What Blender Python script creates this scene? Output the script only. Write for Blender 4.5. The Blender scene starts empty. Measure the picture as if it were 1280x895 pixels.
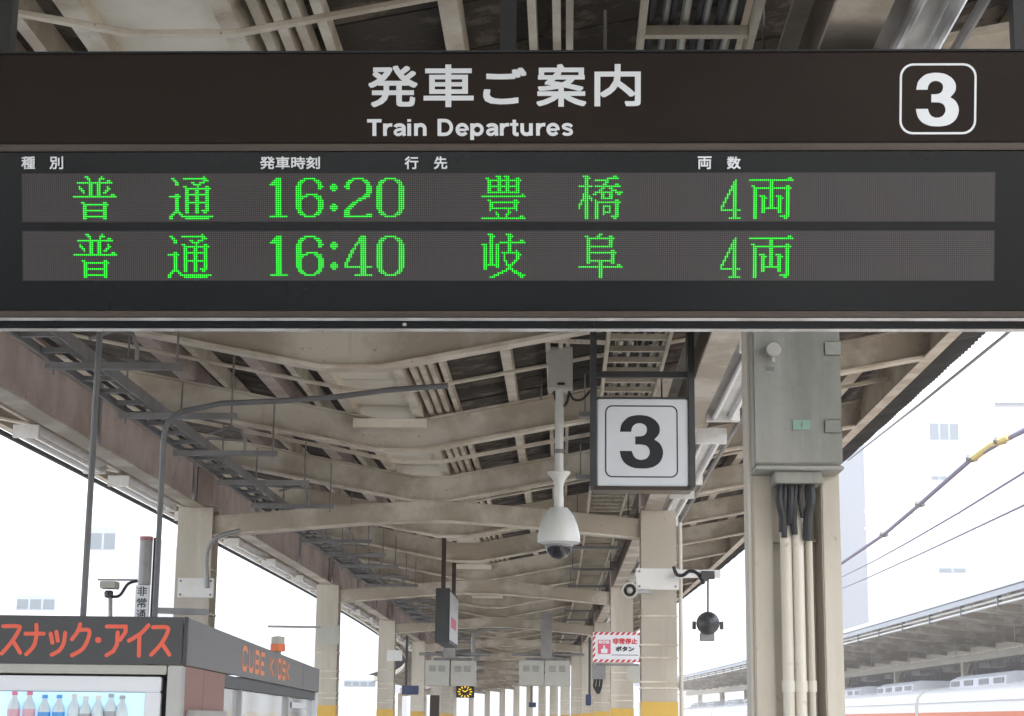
import bpy, bmesh, math, random
from mathutils import Vector, Matrix
from mathutils.geometry import tessellate_polygon
random.seed(7)
R = math.radians
scn = bpy.context.scene
col = scn.collection

# ------------------------------------------------------------------ camera, sky, sun, exposure
FPX = 2200.0
PITCH, YAW, ROLL = R(11.59), R(1.88), R(.6)
EYE = Vector((0, 0, 1.6))
cam = bpy.data.cameras.new('camera')
cam.lens = 36 * FPX / 1280; cam.sensor_width = 36
cam.clip_start = 0.05; cam.clip_end = 3000
camo = bpy.data.objects.new('camera', cam); col.objects.link(camo)
Fh = Vector((-math.sin(YAW), math.cos(YAW), 0)); R0 = Vector((math.cos(YAW), math.sin(YAW), 0)); ZZ = Vector((0, 0, 1))
FW = Fh * math.cos(PITCH) + ZZ * math.sin(PITCH); U0 = -Fh * math.sin(PITCH) + ZZ * math.cos(PITCH)
RT = R0 * math.cos(ROLL) + U0 * math.sin(ROLL); UP = U0 * math.cos(ROLL) - R0 * math.sin(ROLL)
cmx = Matrix((RT, UP, -FW)).transposed().to_4x4(); cmx.translation = EYE; camo.matrix_world = cmx
scn.camera = camo
world = bpy.data.worlds.new('World'); scn.world = world; world.use_nodes = True
SUN_EL, SUN_AZ = R(46), R(158)       # azimuth clockwise from +Y (over the right shoulder of the tracks)
nt = world.node_tree
sky = nt.nodes.new('ShaderNodeTexSky'); sky.sky_type = 'NISHITA'; sky.sun_disc = False
sky.sun_elevation = SUN_EL; sky.sun_rotation = SUN_AZ
sky.air_density = 1.0; sky.dust_density = 1.6; sky.ozone_density = 1.0
hs = nt.nodes.new('ShaderNodeHueSaturation'); hs.inputs['Saturation'].default_value = .45
nt.links.new(sky.outputs[0], hs.inputs['Color']); nt.links.new(hs.outputs[0], nt.nodes['Background'].inputs[0])
nt.nodes['Background'].inputs[1].default_value = 0.15
sun = bpy.data.lights.new('sun', 'SUN'); sun.energy = 3.0; sun.angle = R(12); sun.color = (1, .95, .88)
suno = bpy.data.objects.new('sun', sun); col.objects.link(suno)
sd = Vector((math.sin(SUN_AZ) * math.cos(SUN_EL), math.cos(SUN_AZ) * math.cos(SUN_EL), math.sin(SUN_EL)))
suno.rotation_euler = sd.to_track_quat('Z', 'Y').to_euler()
scn.view_settings.view_transform = 'Standard'; scn.view_settings.look = 'None'
scn.view_settings.exposure = 2.1; scn.view_settings.gamma = 1
scn.cycles.max_bounces = 8; scn.cycles.diffuse_bounces = 5

# ------------------------------------------------------------------ placing helpers
def S(Y): return 1.433 * Y + .15
def ray(px, py): return FW * FPX + RT * (px - 640) + UP * (447.5 - py)
def at(px, py, Y):
    d = ray(px, py); return EYE + d * (Y / d.y)
def hit(px, py, p0, n):
    d = ray(px, py); return EYE + d * ((p0 - EYE).dot(n) / d.dot(n))
KC = 6.12e-6
def cdx(Y): return -KC * max(Y, 0) ** 3
def cyaw(Y): return math.atan(3 * KC * max(Y, 0) ** 2)
def cp(X, Y, z): return Vector((X + cdx(Y), Y, z))

# ------------------------------------------------------------------ materials
def mat(name, base, rough=.6, metal=0, dirt=None, amt=.5, scale=3.0, bump=.0, spec=.5, streak=False, fine=0.0, emit=None, estr=0, alpha=None, trans=0):
    m = bpy.data.materials.new(name); m.use_nodes = True
    n = m.node_tree.nodes; l = m.node_tree.links; b = n['Principled BSDF']
    b.inputs['Base Color'].default_value = (*base, 1); b.inputs['Roughness'].default_value = rough
    b.inputs['Metallic'].default_value = metal; b.inputs['Specular IOR Level'].default_value = spec
    if trans: b.inputs['Transmission Weight'].default_value = trans
    if emit: b.inputs['Emission Color'].default_value = (*emit, 1); b.inputs['Emission Strength'].default_value = estr
    if dirt or bump or fine:
        tc = n.new('ShaderNodeTexCoord'); mp = n.new('ShaderNodeMapping'); l.new(tc.outputs['Object'], mp.inputs[0])
        if streak: mp.inputs['Scale'].default_value = (1, 1, .12)
        oi = n.new('ShaderNodeObjectInfo'); cb = n.new('ShaderNodeCombineXYZ'); mm = n.new('ShaderNodeMath'); mm.operation = 'MULTIPLY'; mm.inputs[1].default_value = 37
        l.new(oi.outputs['Random'], mm.inputs[0])
        for i in range(3): l.new(mm.outputs[0], cb.inputs[i])
        l.new(cb.outputs[0], mp.inputs['Location'])
        ns = n.new('ShaderNodeTexNoise'); ns.inputs['Scale'].default_value = scale; ns.inputs['Detail'].default_value = 8; ns.inputs['Roughness'].default_value = .65
        l.new(mp.outputs[0], ns.inputs[0])
        if dirt:
            rp = n.new('ShaderNodeValToRGB'); rp.color_ramp.elements[0].position = .42; rp.color_ramp.elements[1].position = .42 + .4 * (1.05 - amt)
            rp.color_ramp.elements[0].color = (0, 0, 0, 1); rp.color_ramp.elements[1].color = (amt, amt, amt, 1)
            l.new(ns.outputs[0], rp.inputs[0])
            mx = n.new('ShaderNodeMix'); mx.data_type = 'RGBA'; mx.inputs[6].default_value = (*base, 1); mx.inputs[7].default_value = (*dirt, 1)
            l.new(rp.outputs[0], mx.inputs[0])
            last = mx.outputs[2]
            if fine:
                n2 = n.new('ShaderNodeTexNoise'); n2.inputs['Scale'].default_value = scale * 16; n2.inputs['Detail'].default_value = 4
                l.new(tc.outputs['Object'], n2.inputs[0])
                r2 = n.new('ShaderNodeValToRGB'); r2.color_ramp.elements[0].position = .66; r2.color_ramp.elements[1].position = .76
                r2.color_ramp.elements[1].color = (fine, fine, fine, 1); l.new(n2.outputs[0], r2.inputs[0])
                m2 = n.new('ShaderNodeMix'); m2.data_type = 'RGBA'; l.new(last, m2.inputs[6]); m2.inputs[7].default_value = (.12, .055, .03, 1)
                l.new(r2.outputs[0], m2.inputs[0]); last = m2.outputs[2]
            l.new(last, b.inputs['Base Color'])
        if bump:
            bp_ = n.new('ShaderNodeBump'); bp_.inputs['Strength'].default_value = bump; bp_.inputs['Distance'].default_value = .01
            n3 = n.new('ShaderNodeTexNoise'); n3.inputs['Scale'].default_value = scale * 12; l.new(tc.outputs['Object'], n3.inputs[0])
            l.new(n3.outputs[0], bp_.inputs['Height']); l.new(bp_.outputs[0], b.inputs['Normal'])
    return m
M = dict(
 beam=mat('aged_beige_paint', (.64, .595, .51), .55, dirt=(.36, .30, .225), amt=.75, scale=1.6, fine=.45, bump=.15),
 flange=mat('pale_flange_paint', (.74, .68, .57), .5, dirt=(.40, .31, .22), amt=.6, scale=4, fine=.85),
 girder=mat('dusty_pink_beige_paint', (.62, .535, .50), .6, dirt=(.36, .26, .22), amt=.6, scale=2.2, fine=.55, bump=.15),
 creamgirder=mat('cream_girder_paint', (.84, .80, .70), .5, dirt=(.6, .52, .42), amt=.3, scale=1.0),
 brown=mat('dark_brown_girder', (.17, .13, .10), .6, dirt=(.10, .07, .05), amt=.6, scale=3, bump=.15),  # right girder web, darker brown than the left girder
 column=mat('cream_column_paint', (.60, .56, .475), .5, dirt=(.38, .33, .26), amt=.65, scale=2.0, streak=True, fine=.3, bump=.1),
 band=mat('yellow_band_paint', (.66, .42, .08), .45, dirt=(.5, .28, .04), amt=.4, scale=5),
 wood=mat('dark_weathered_boards', (.15, .122, .092), .85, dirt=(.045, .036, .028), amt=.9, scale=5, bump=.5),
 panel=mat('white_ceiling_panel', (.84, .79, .68), .6, dirt=(.6, .52, .41), amt=.5, scale=2.5, bump=.05),
 sheet=mat('corrugated_roof_sheet', (.06, .058, .055), .8, dirt=(.03, .03, .03), amt=.6, scale=3),
 galv=mat('galvanised_steel', (.26, .26, .265), .5, .4, dirt=(.15, .14, .13), amt=.6, scale=5),
 conduit=mat('grey_painted_conduit', (.33, .33, .33), .5, .2, dirt=(.2, .19, .18), amt=.5, scale=5),
 ladder=mat('ivory_ladder_tray_paint', (.55, .50, .40), .5, dirt=(.3, .24, .17), amt=.5, scale=6, fine=.5),
 darkpost=mat('charcoal_post_paint', (.05, .052, .055), .45, dirt=(.03, .03, .03), amt=.5, scale=5),
 brownpost=mat('dark_brown_post_paint', (.05, .03, .025), .5),
 pinkcap=mat('faded_red_cap', (.40, .16, .17), .5), polem=mat('dark_grey_pole_paint', (.17, .175, .18), .5, dirt=(.1, .1, .1), amt=.5, scale=5),
 black=mat('black_rubber', (.02, .02, .022), .55),
 boardbrown=mat('dark_brown_sign_panel', (.0110, .0055, .0030), .38, dirt=(.017, .0085, .0048), amt=.8, scale=1.6, bump=.04, spec=.17),
 boardblack=mat('black_display_surround', (.004, .006, .0075), .22, dirt=(.007, .009, .0105), amt=.5, scale=2, spec=.25),
 boardtrim=mat('brown_anodised_trim', (.07, .055, .045), .35, .4, dirt=(.04, .03, .025), amt=.5, scale=3),
 silver=mat('brushed_silver_trim', (.45, .45, .45), .3, .8, dirt=(.22, .2, .18), amt=.6, scale=8),
 ledback=mat('display_matrix_backing', (.022, .020, .021), .6),
 ledoff=mat('unlit_led_lens', (.078, .068, .071), .4),
 ledon=mat('lit_green_led', (.02, .2, .03), .4, emit=(.015, 1.0, .03), estr=.32),
 white=mat('white_sign_lettering', (.78, .82, .85), .5),
 signwhite=mat('white_sign_face', (.66, .69, .72), .35, dirt=(.55, .57, .58), amt=.4, scale=2),
 ink=mat('black_sign_print', (.012, .013, .018), .4),
 whiteplastic=mat('white_plastic', (.78, .78, .76), .35, dirt=(.6, .58, .52), amt=.3, scale=6),
 enamel=mat('white_lamp_enamel', (.80, .80, .78), .35, dirt=(.5, .45, .38), amt=.5, scale=5),
 tube=mat('fluorescent_glass', (.86, .87, .87), .2),
 box=mat('grey_cabinet_paint', (.31, .31, .275), .5, dirt=(.19, .19, .165), amt=.75, scale=2.5, streak=True, bump=.25),
 boxlight=mat('light_grey_cabinet', (.50, .50, .45), .5, dirt=(.40, .38, .33), amt=.5, scale=3),
 glassdark=mat('dark_dome_glass', (.02, .02, .025), .05, spec=.8),
 camwhite=mat('pale_camera_housing', (.66, .67, .64), .35),
 green=mat('green_sticker', (.22, .36, .29), .5),
 kgrey=mat('kiosk_sign_charcoal', (.055, .057, .062), .42, dirt=(.075, .077, .082), amt=.4, scale=2),
 kside=mat('kiosk_side_grey', (.13, .13, .135), .42, dirt=(.16, .16, .16), amt=.4, scale=2),
 kred=mat('kiosk_coral_lettering', (.85, .13, .07), .45),
 korange=mat('kiosk_orange_lettering', (.85, .27, .09), .5),
 kbrown=mat('kiosk_reddish_panel', (.27, .135, .11), .5, dirt=(.22, .10, .08), amt=.4, scale=4),
 steel=mat('stainless_steel', (.36, .365, .36), .32, .45, dirt=(.3, .3, .28), amt=.4, scale=4),
 kwhite=mat('cooler_white_panel', (.80, .82, .86), .4),
 kglow=mat('lit_cooler_interior', (.62, .80, .88), .5, emit=(.5, .78, 1.0), estr=.14),
 glass=mat('window_glass', (.42, .45, .46), .05, spec=1.0),
 pink=mat('pink_bottle_cap', (.8, .22, .35), .4), blue=mat('blue_bottle_label', (.10, .38, .80), .4), palepink=mat('pale_pink_label', (.75, .45, .52), .4), clearb=mat('bottle_plastic', (.7, .8, .85), .15),
 sosred=mat('red_sign_print', (.62, .05, .07), .5), sospink=mat('pink_sign_print', (.70, .14, .22), .5),
 asphalt=mat('platform_asphalt', (.33, .33, .325), .85, dirt=(.22, .21, .2), amt=.5, scale=1.2, bump=.3),
 ballast=mat('track_ballast', (.24, .20, .17), .95, dirt=(.12, .10, .085), amt=.8, scale=12, bump=.8),
 rail=mat('rail_steel', (.2, .15, .12), .4, .6),
 ground=mat('ground_gravel', (.34, .335, .325), .9, dirt=(.27, .265, .255), amt=.6, scale=.5),
 trainw=mat('white_train_paint', (.82, .81, .79), .35), traino=mat('orange_train_stripe', (.75, .16, .04), .35),
 trainac=mat('train_roof_grey', (.62, .64, .66), .5, dirt=(.5, .5, .5), amt=.4, scale=2), dark=mat('dark_grille', (.06, .065, .07), .5),
 building=mat('white_building_render', (.33, .335, .35), .7, dirt=(.28, .285, .30), amt=.3, scale=.2),
 pane=mat('building_window_pane', (.06, .075, .09), .15), bluegrey=mat('blue_grey_metal', (.42, .44, .47), .5), bframe=mat('building_window_frame', (.15, .18, .21), .5),
 purple=mat('wire_sheath', (.22, .19, .28), .5), yellow=mat('yellow_insulator', (.68, .52, .16), .5),
 amber=mat('lit_amber_led', (.3, .2, .02), .4, emit=(1, .62, .02), estr=.35), navy=mat('navy_sign_face', (.03, .05, .12), .4),
 beacon=mat('orange_beacon_lens', (.8, .16, .03), .3),
)

# ------------------------------------------------------------------ mesh builder
class MB:
    def __init__(s): s.v = []; s.f = []
    def add(s, vs, fs):
        k = len(s.v); s.v += [tuple(v) for v in vs]; s.f += [tuple(i + k for i in f) for f in fs]; return s
    def box(s, a, b, mtx=None):
        (x0, y0, z0), (x1, y1, z1) = a, b
        vs = [Vector(p) for p in ((x0, y0, z0), (x1, y0, z0), (x1, y1, z0), (x0, y1, z0), (x0, y0, z1), (x1, y0, z1), (x1, y1, z1), (x0, y1, z1))]
        if mtx is not None: vs = [mtx @ v for v in vs]
        return s.add(vs, [(0, 3, 2, 1), (4, 5, 6, 7), (0, 1, 5, 4), (1, 2, 6, 5), (2, 3, 7, 6), (3, 0, 4, 7)])
    def sweep(s, pts, prof, up=ZZ, caps=True):
        # prof: list of (side, up) offsets, closed, carried along pts
        n = len(pts); pts = [Vector(p) for p in pts]; vs = []; m = len(prof)
        for i, p in enumerate(pts):
            t = (pts[min(i + 1, n - 1)] - pts[max(i - 1, 0)]).normalized()
            sd_ = t.cross(up)
            if sd_.length < 1e-4: sd_ = t.cross(Vector((0, 1, 0)))
            sd_.normalize(); u = sd_.cross(t).normalized()
            k = 1.0
            if 0 < i < n - 1:
                a = (pts[i] - pts[i - 1]).normalized(); c = a.dot(t); k = 1 / max(c, .5)
            vs += [p + sd_ * a_ + u * b_ for a_, b_ in prof]
        fs = []
        for i in range(n - 1):
            for j in range(m):
                j2 = (j + 1) % m
                fs.append((i * m + j, i * m + j2, (i + 1) * m + j2, (i + 1) * m + j))
        if caps: fs += [tuple(range(m - 1, -1, -1)), tuple((n - 1) * m + j for j in range(m))]
        return s.add(vs, fs)
    def tube(s, pts, r, n=8, caps=True):
        P = [Vector(p) for p in pts]; T = [(P[i + 1] - P[i]).normalized() for i in range(len(P) - 1)]
        up = min((ZZ, Vector((1, 0, 0)), Vector((0, 1, 0))), key=lambda a: max(abs(t.dot(a)) for t in T))
        return s.sweep(pts, [(r * math.cos(2 * math.pi * i / n), r * math.sin(2 * math.pi * i / n)) for i in range(n)], up=up, caps=caps)
    def bar(s, pts, w, h): return s.sweep(pts, [(-w / 2, -h / 2), (w / 2, -h / 2), (w / 2, h / 2), (-w / 2, h / 2)])
    def lathe(s, prof, n=24, c=(0, 0, 0)):
        vs = []; m = len(prof)
        for i in range(n):
            a = 2 * math.pi * i / n
            vs += [(c[0] + r * math.cos(a), c[1] + r * math.sin(a), c[2] + z) for r, z in prof]
        fs = []
        for i in range(n):
            i2 = (i + 1) % n
            for j in range(m - 1): fs.append((i * m + j, i2 * m + j, i2 * m + j + 1, i * m + j + 1))
        return s.add(vs, fs)
    def xform(s, mtx): s.v = [tuple(mtx @ Vector(v)) for v in s.v]; return s
    def mesh(s, name, m, smooth=True, bevel=0):
        me = bpy.data.meshes.new(name); me.from_pydata(s.v, [], s.f)
        bm = bmesh.new(); bm.from_mesh(me)
        if bevel:
            bmesh.ops.bevel(bm, geom=list(bm.edges), offset=bevel, segments=2, affect='EDGES', clamp_overlap=True)
        bmesh.ops.recalc_face_normals(bm, faces=bm.faces); bm.to_mesh(me); bm.free()
        if m: me.materials.append(M[m])
        if smooth:
            me.shade_smooth(); me.set_sharp_from_angle(angle=R(35))
        return me
    def obj(s, name, m, parent=None, bevel=0, smooth=True):
        return link(name, s.mesh(name, m, smooth, bevel), parent)
def link(name, data, parent=None, loc=(0, 0, 0), rz=0):
    o = bpy.data.objects.new(name, data); col.objects.link(o); o.location = loc; o.rotation_euler = (0, 0, rz)
    if parent: o.parent = parent
    return o
def tag(o, label, cat, group=None):
    o['label'] = label; o['category'] = cat
    if group: o['group'] = group
    return o
def thing(name, label, cat, loc=(0, 0, 0), rz=0, group=None):
    return tag(link(name, None, None, loc, rz), label, cat, group)
def structure(o): o['kind'] = 'structure'; return o
def stuff(o): o['kind'] = 'stuff'; return o
def copy_tree(o, parent=None):
    c = o.copy(); col.objects.link(c); c.parent = parent
    for ch in [x for x in o.children]: copy_tree(ch, c)
    return c
def B(a, b, name, m, parent, bevel=0): return MB().box(a, b).obj(name, m, parent, bevel)

# flat shapes laid on a plane frame: fr = (origin, U, V, N)
def disc_pts(c, r, n=20): return [(c[0] + r * math.cos(2 * math.pi * i / n), c[1] + r * math.sin(2 * math.pi * i / n)) for i in range(n)]
def rrect(x0, y0, x1, y1, r, n=6):
    p = []
    for cx, cy, a in ((x1 - r, y1 - r, 0), (x0 + r, y1 - r, 90), (x0 + r, y0 + r, 180), (x1 - r, y0 + r, 270)):
        for i in range(n + 1):
            t = R(a + 90 * i / n); p.append((cx + r * math.cos(t), cy + r * math.sin(t)))
    return p
class Flat:                    # thin relief shapes in the local plane x,y with a small thickness along z
    def __init__(s): s.mb = MB(); s.k = 0
    def poly(s, pts, th=.0008):
        z = th + s.k * .00003; s.k += 1
        tris = tessellate_polygon([[Vector((p[0], p[1], 0)) for p in pts]])
        n = len(pts); vs = [(p[0], p[1], z) for p in pts] + [(p[0], p[1], 0) for p in pts]
        fs = [tuple(t) for t in tris] + [(i, (i + 1) % n, n + (i + 1) % n, n + i) for i in range(n)]
        s.mb.add(vs, fs); return s
    def ring(s, outer, inner, th=.0008):
        n = len(outer); vs = [(p[0], p[1], th) for p in outer] + [(p[0], p[1], th) for p in inner] + [(p[0], p[1], 0) for p in outer] + [(p[0], p[1], 0) for p in inner]
        fs = []
        for i in range(n):
            j = (i + 1) % n; fs += [(i, j, n + j, n + i), (i, 2 * n + i, 2 * n + j, j), (n + i, n + j, 3 * n + j, 3 * n + i)]
        s.mb.add(vs, fs); return s
    def stroke(s, pts, w, caps=False):
        pts = [Vector((p[0], p[1])) for p in pts]; n = len(pts); L = []; Rr = []
        for i, p in enumerate(pts):
            a = (pts[i] - pts[i - 1]).normalized() if i else None; b = (pts[i + 1] - pts[i]).normalized() if i < n - 1 else None
            if a is None: t = b; k = 1
            elif b is None: t = a; k = 1
            else: t = (a + b).normalized(); k = 1 / max(.6, a.dot(t))
            nn = Vector((-t.y, t.x)) * (w / 2 * k); L.append(p + nn); Rr.append(p - nn)
        z = .0008 + s.k * .00003; s.k += 1; vs = [(v.x, v.y, z) for v in L + Rr]; vs += [(a_, b_, 0) for a_, b_, c_ in vs]
        s.mb.add(vs, [(n + i, n + i + 1, i + 1, i) for i in range(n - 1)] + [(i, i + 1, 2 * n + i + 1, 2 * n + i) for i in range(n - 1)] + [(n + i + 1, n + i, 3 * n + i, 3 * n + i + 1) for i in range(n - 1)])
        if caps:
            for p in (pts[0], pts[-1]): s.poly(disc_pts(p, w / 2, 12))
        return s
def frame_matrix(o, u, v, n):
    m = Matrix((u, v, n)).transposed().to_4x4(); m.translation = o; return m
def text_obj(body, parent, m, x, y, w, h, bold=.0, name='lettering', z=0, align_box=True):
    # text from the built-in font fitted to a box (x,y = lower left) of size w,h; bold repeats the outline a little to each side
    c = bpy.data.curves.new('lettering', 'FONT'); c.body = body; c.size = 1; c.resolution_u = 3
    o = bpy.data.objects.new('tmp', c); col.objects.link(o)
    dg = bpy.context.evaluated_depsgraph_get(); me = bpy.data.meshes.new_from_object(o.evaluated_get(dg))
    vs = [v.co.copy() for v in me.vertices]; fs = [tuple(p.vertices) for p in me.polygons]
    bpy.data.objects.remove(o); bpy.data.meshes.remove(me)
    x0 = min(v.x for v in vs); x1 = max(v.x for v in vs); y0 = min(v.y for v in vs); y1 = max(v.y for v in vs)
    sx = (w - bold) / (x1 - x0); sy = (h - bold) / (y1 - y0)
    mb = MB(); sh = [(0, 0)] if not bold else [(bold / 2 * a, bold / 2 * b) for a in (-1, 0, 1) for b in (-1, 0, 1)]
    for k, (dx, dy) in enumerate(sh):
        mb.add([(x + bold / 2 + (v.x - x0) * sx + dx, y + bold / 2 + (v.y - y0) * sy + dy, z + .0006 + k * .00004) for v in vs], fs)
    return mb.obj(name, m, parent, smooth=False)
def catmull(pts, n=6):
    out = []; P = [Vector(p) for p in pts]
    for i in range(len(P) - 1):
        a = P[max(i - 1, 0)]; b = P[i]; c = P[i + 1]; d = P[min(i + 2, len(P) - 1)]
        for k in range(n):
            t = k / n; out.append(tuple(.5 * ((2 * b) + (c - a) * t + (2 * a - 5 * b + 4 * c - d) * t * t + (3 * b - a - 3 * c + d) * t ** 3)))
    out.append(tuple(P[-1])); return out
def three_outline():           # bold grotesque figure three, unit height, origin at its centre
    A = catmull([(300, 358), (320, 272), (380, 208), (440, 185), (515, 178), (600, 190), (670, 228), (712, 280), (722, 330), (712, 382), (664, 440)])
    Bq = catmull([(664, 440), (720, 480), (752, 545), (752, 610), (722, 680), (660, 728), (590, 747), (520, 750), (440, 741), (365, 705), (318, 645), (297, 563)])
    Cq = catmull([(425, 563), (446, 618), (480, 648), (530, 657), (580, 641), (610, 600), (612, 555), (590, 515), (545, 496), (462, 493)])
    Dq = catmull([(462, 408), (530, 404), (568, 384), (585, 345), (580, 305), (550, 275), (505, 265), (460, 278), (430, 312), (420, 358)])
    pts = A + Bq[1:] + Cq + Dq
    return [((x - 525) / 572, (464 - y) / 572) for x, y in pts]
def arc(cx, cy, rx, ry, a0, a1, n=10): return [(cx + rx * math.cos(R(a0 + (a1 - a0) * i / n)), cy + ry * math.sin(R(a0 + (a1 - a0) * i / n))) for i in range(n + 1)]
# bold grotesque latin letters as thick strokes; x-height .74, cap height 1
W_ = .19
def letter(fl, ch, x, s, y=0, k=1.0):
    T = lambda pts: [(x + p[0] * s * k, y + p[1] * s) for p in pts]
    st = lambda pts, w=W_: fl.stroke(T(pts), w * s * (1 + (k - 1) * .6))
    h = .74; w2 = W_ / 2
    if ch == 'T': st([(0, 1 - w2), (.66, 1 - w2)], .17); st([(.33, .98), (.33, 0)], .2); return .70
    if ch == 'D': st([(w2, 0), (w2, 1)]); st([(.05, .912)] + arc(.34, .5, .30, .412, 90, -90, 14) + [(.05, .088)], .17); return .80
    if ch == 'r': st([(w2, 0), (w2, h)]); st([(w2, .38)] + arc(.34, .38, .22, .275, 165, 90, 6) + [(.43, .655)], .17); return .455
    if ch == 'i': st([(w2, 0), (w2, h)]); st([(w2, .84), (w2, 1.0)]); return .30
    if ch == 'n': st([(w2, 0), (w2, h)]); st([(w2, .40)] + arc(.30, .42, .195, .235, 160, 0, 12) + [(.495, 0)], .185); return .70
    if ch == 'u': st([(w2, h), (w2, .33)] + arc(.30, .32, .205, .235, 180, 340, 12), .185); st([(.495, h), (.495, 0)]); return .70
    if ch == 't': st([(.2, .95), (.2, .20)] + arc(.31, .18, .11, .10, 180, 270, 5) + [(.4, .08)], .18); st([(0, h - .07), (.38, h - .07)], .14); return .45
    if ch == 'a':
        st(arc(.29, .50, .20, .155, 170, 0, 12) + [(.49, .14), (.515, 0)], .175)
        st([(.48, .42), (.30, .385)] + arc(.235, .215, .145, .145, 100, 290, 10) + [(.42, .17), (.48, .30)], .15); return .62
    if ch == 'e': st([(.10, .355), (.50, .355)], .125); st([(.53, .33)] + arc(.31, .37, .225, .295, 5, 325, 22), .17); return .65
    if ch == 'p': st([(w2, -.25), (w2, h)]); st(arc(.33, .37, .215, .285, 200, 520, 24), .175); return .69
    if ch == 's': st([(.50, .53)] + arc(.29, .54, .18, .125, 20, 180, 8) + [(.13, .47), (.30, .39), (.45, .32)] + arc(.29, .20, .195, .13, 30, -165, 9), .15); return .58
    return .3
def square_letter(fl, ch, x, y, w, h, t):
    def q(pts): fl.stroke([(x + a * w, y + b * h) for a, b in pts], t)
    c = .18
    if ch == 'C': q([(1, .72), (1, 1 - c), (1 - c, 1), (c, 1), (0, 1 - c), (0, c), (c, 0), (1 - c, 0), (1, c), (1, .28)])
    if ch == 'U': q([(0, 1.04), (0, c), (c, 0), (1 - c, 0), (1, c), (1, 1.04)])
    if ch == 'B': q([(0, 0), (0, 1), (.8, 1), (1, .85), (1, .65), (.8, .5), (1, .35), (1, .15), (.8, 0), (0, 0)]); q([(0, .5), (.85, .5)])
    if ch == 'E': q([(1, 1), (0, 1), (0, 0), (1, 0)]); q([(0, .5), (.85, .5)])
    if ch == 'K': q([(0, -.04), (0, 1.04)]); q([(1, 1), (.15, .5), (1, 0)])
    if ch == 'I': q([(.5, -.04), (.5, 1.04)])
    if ch == 'O': q([(c, 0), (1 - c, 0), (1, c), (1, 1 - c), (1 - c, 1), (c, 1), (0, 1 - c), (0, c), (c, 0)])
    if ch == 'S': q([(1, .78), (1, 1 - c), (1 - c, 1), (c, 1), (0, 1 - c), (0, .6), (c, .5), (1 - c, .5), (1, .4), (1, c), (1 - c, 0), (c, 0), (0, c), (0, .22)])

# ------------------------------------------------------------------ ground, platform, tracks
g = MB()
g.box((-600, -200, -1.5), (600, 900, -1.42)); structure(g.obj('ground', 'ground'))
def sweep_y(X0, X1, z0, z1, ya, yb, step, name, m, parent=None, kind=None):
    n = int((yb - ya) / step); pts = [cp((X0 + X1) / 2, ya + (yb - ya) * i / n, (z0 + z1) / 2) for i in range(n + 1)]
    o = MB().bar(pts, X1 - X0, z1 - z0).obj(name, m, parent)
    if kind: o['kind'] = kind
    return o
sweep_y(-4.6, 2.7, -1.38, 0, -16, 110, 3, 'platform', 'asphalt', kind='structure')
for X in (4.3, 8.3, -6.5): sweep_y(X - 1.5, X + 1.5, -1.40, -1.18, -16, 110, 3, 'track_bed', 'ballast', kind='structure')
for X in (4.3, 8.3, -6.5):
    for sx in (-.53, .53): sweep_y(X + sx - .035, X + sx + .035, -1.17, -1.03, -16, 110, 3, 'rail', 'rail', kind='structure')

# ------------------------------------------------------------------ platform canopy
BAY = 2.407; Y0 = 12.36; HB = 1.6 + 1.494; XC = -.95
def hb(X): return HB + .194 * max(0, abs(X - XC) - .13)
XL, XR = -4.22, 2.2
YEND = 106
canopy = thing('platform_canopy', 'long beige steel butterfly-roofed platform canopy with dark boarded ceiling', 'canopy')
beam_x = [XL, -3.3, -2.3, -1.6, -1.08, -.82, -.3, .4, 1.2, XR - .12]
def beam_meshes():
    pts = [Vector((x, 0, hb(x))) for x in beam_x]
    web = MB()
    for sgn in (1,):
        lo = [(p.x, p.z + .012) for p in pts]; hi = [(p.x, p.z + .172) for p in pts]; n = len(pts); vs = []; fs = []
        for y in (-.006, .006):
            vs += [(a, y, b) for a, b in lo] + [(a, y, b) for a, b in hi]
        for i in range(n - 1):
            fs += [(i, i + 1, n + i + 1, n + i), (2 * n + i, 3 * n + i, 3 * n + i + 1, 2 * n + i + 1)]
        web.add(vs, fs)
    for x in (-3.6, -1.75, -.95 + .0, 0.0, 1.5):                 # riveted stiffeners
        web.box((x - .004, -.012, hb(x) + .02), (x + .004, -.0065, hb(x) + .17))
    web.bar([p + Vector((0, 0, .178)) for p in pts], .1, .012)
    fl = MB().bar([p + Vector((0, 0, .004)) for p in pts], .10, .016)
    return web.mesh('beam_web', 'beam', smooth=False), fl.mesh('beam_flange', 'flange', smooth=False)
wm, fm = beam_meshes()
beams_y = [Y0 + BAY * k for k in range(-9, int((YEND - Y0) / BAY) + 1)]
for y in beams_y:
    b = link('cross_beam', wm, canopy, (cdx(y), y, 0), cyaw(y)); link('flange', fm, b)
# thin bent angle across each bay
am = MB().bar([Vector((x, 0, hb(x) + .13)) for x in beam_x[1:]], .03, .022).mesh('brace_angle', 'flange', smooth=False)
am2 = MB().tube([Vector((x, 0, hb(x) + .15)) for x in beam_x[1:]], .011, 6).mesh('brace_angle', 'flange')
for i, y in enumerate(beams_y[:-1]): link('brace_angle', am2 if i % 2 else am, canopy, (cdx(y + BAY / 2), y + BAY / 2 + .12, 0), cyaw(y))
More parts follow.
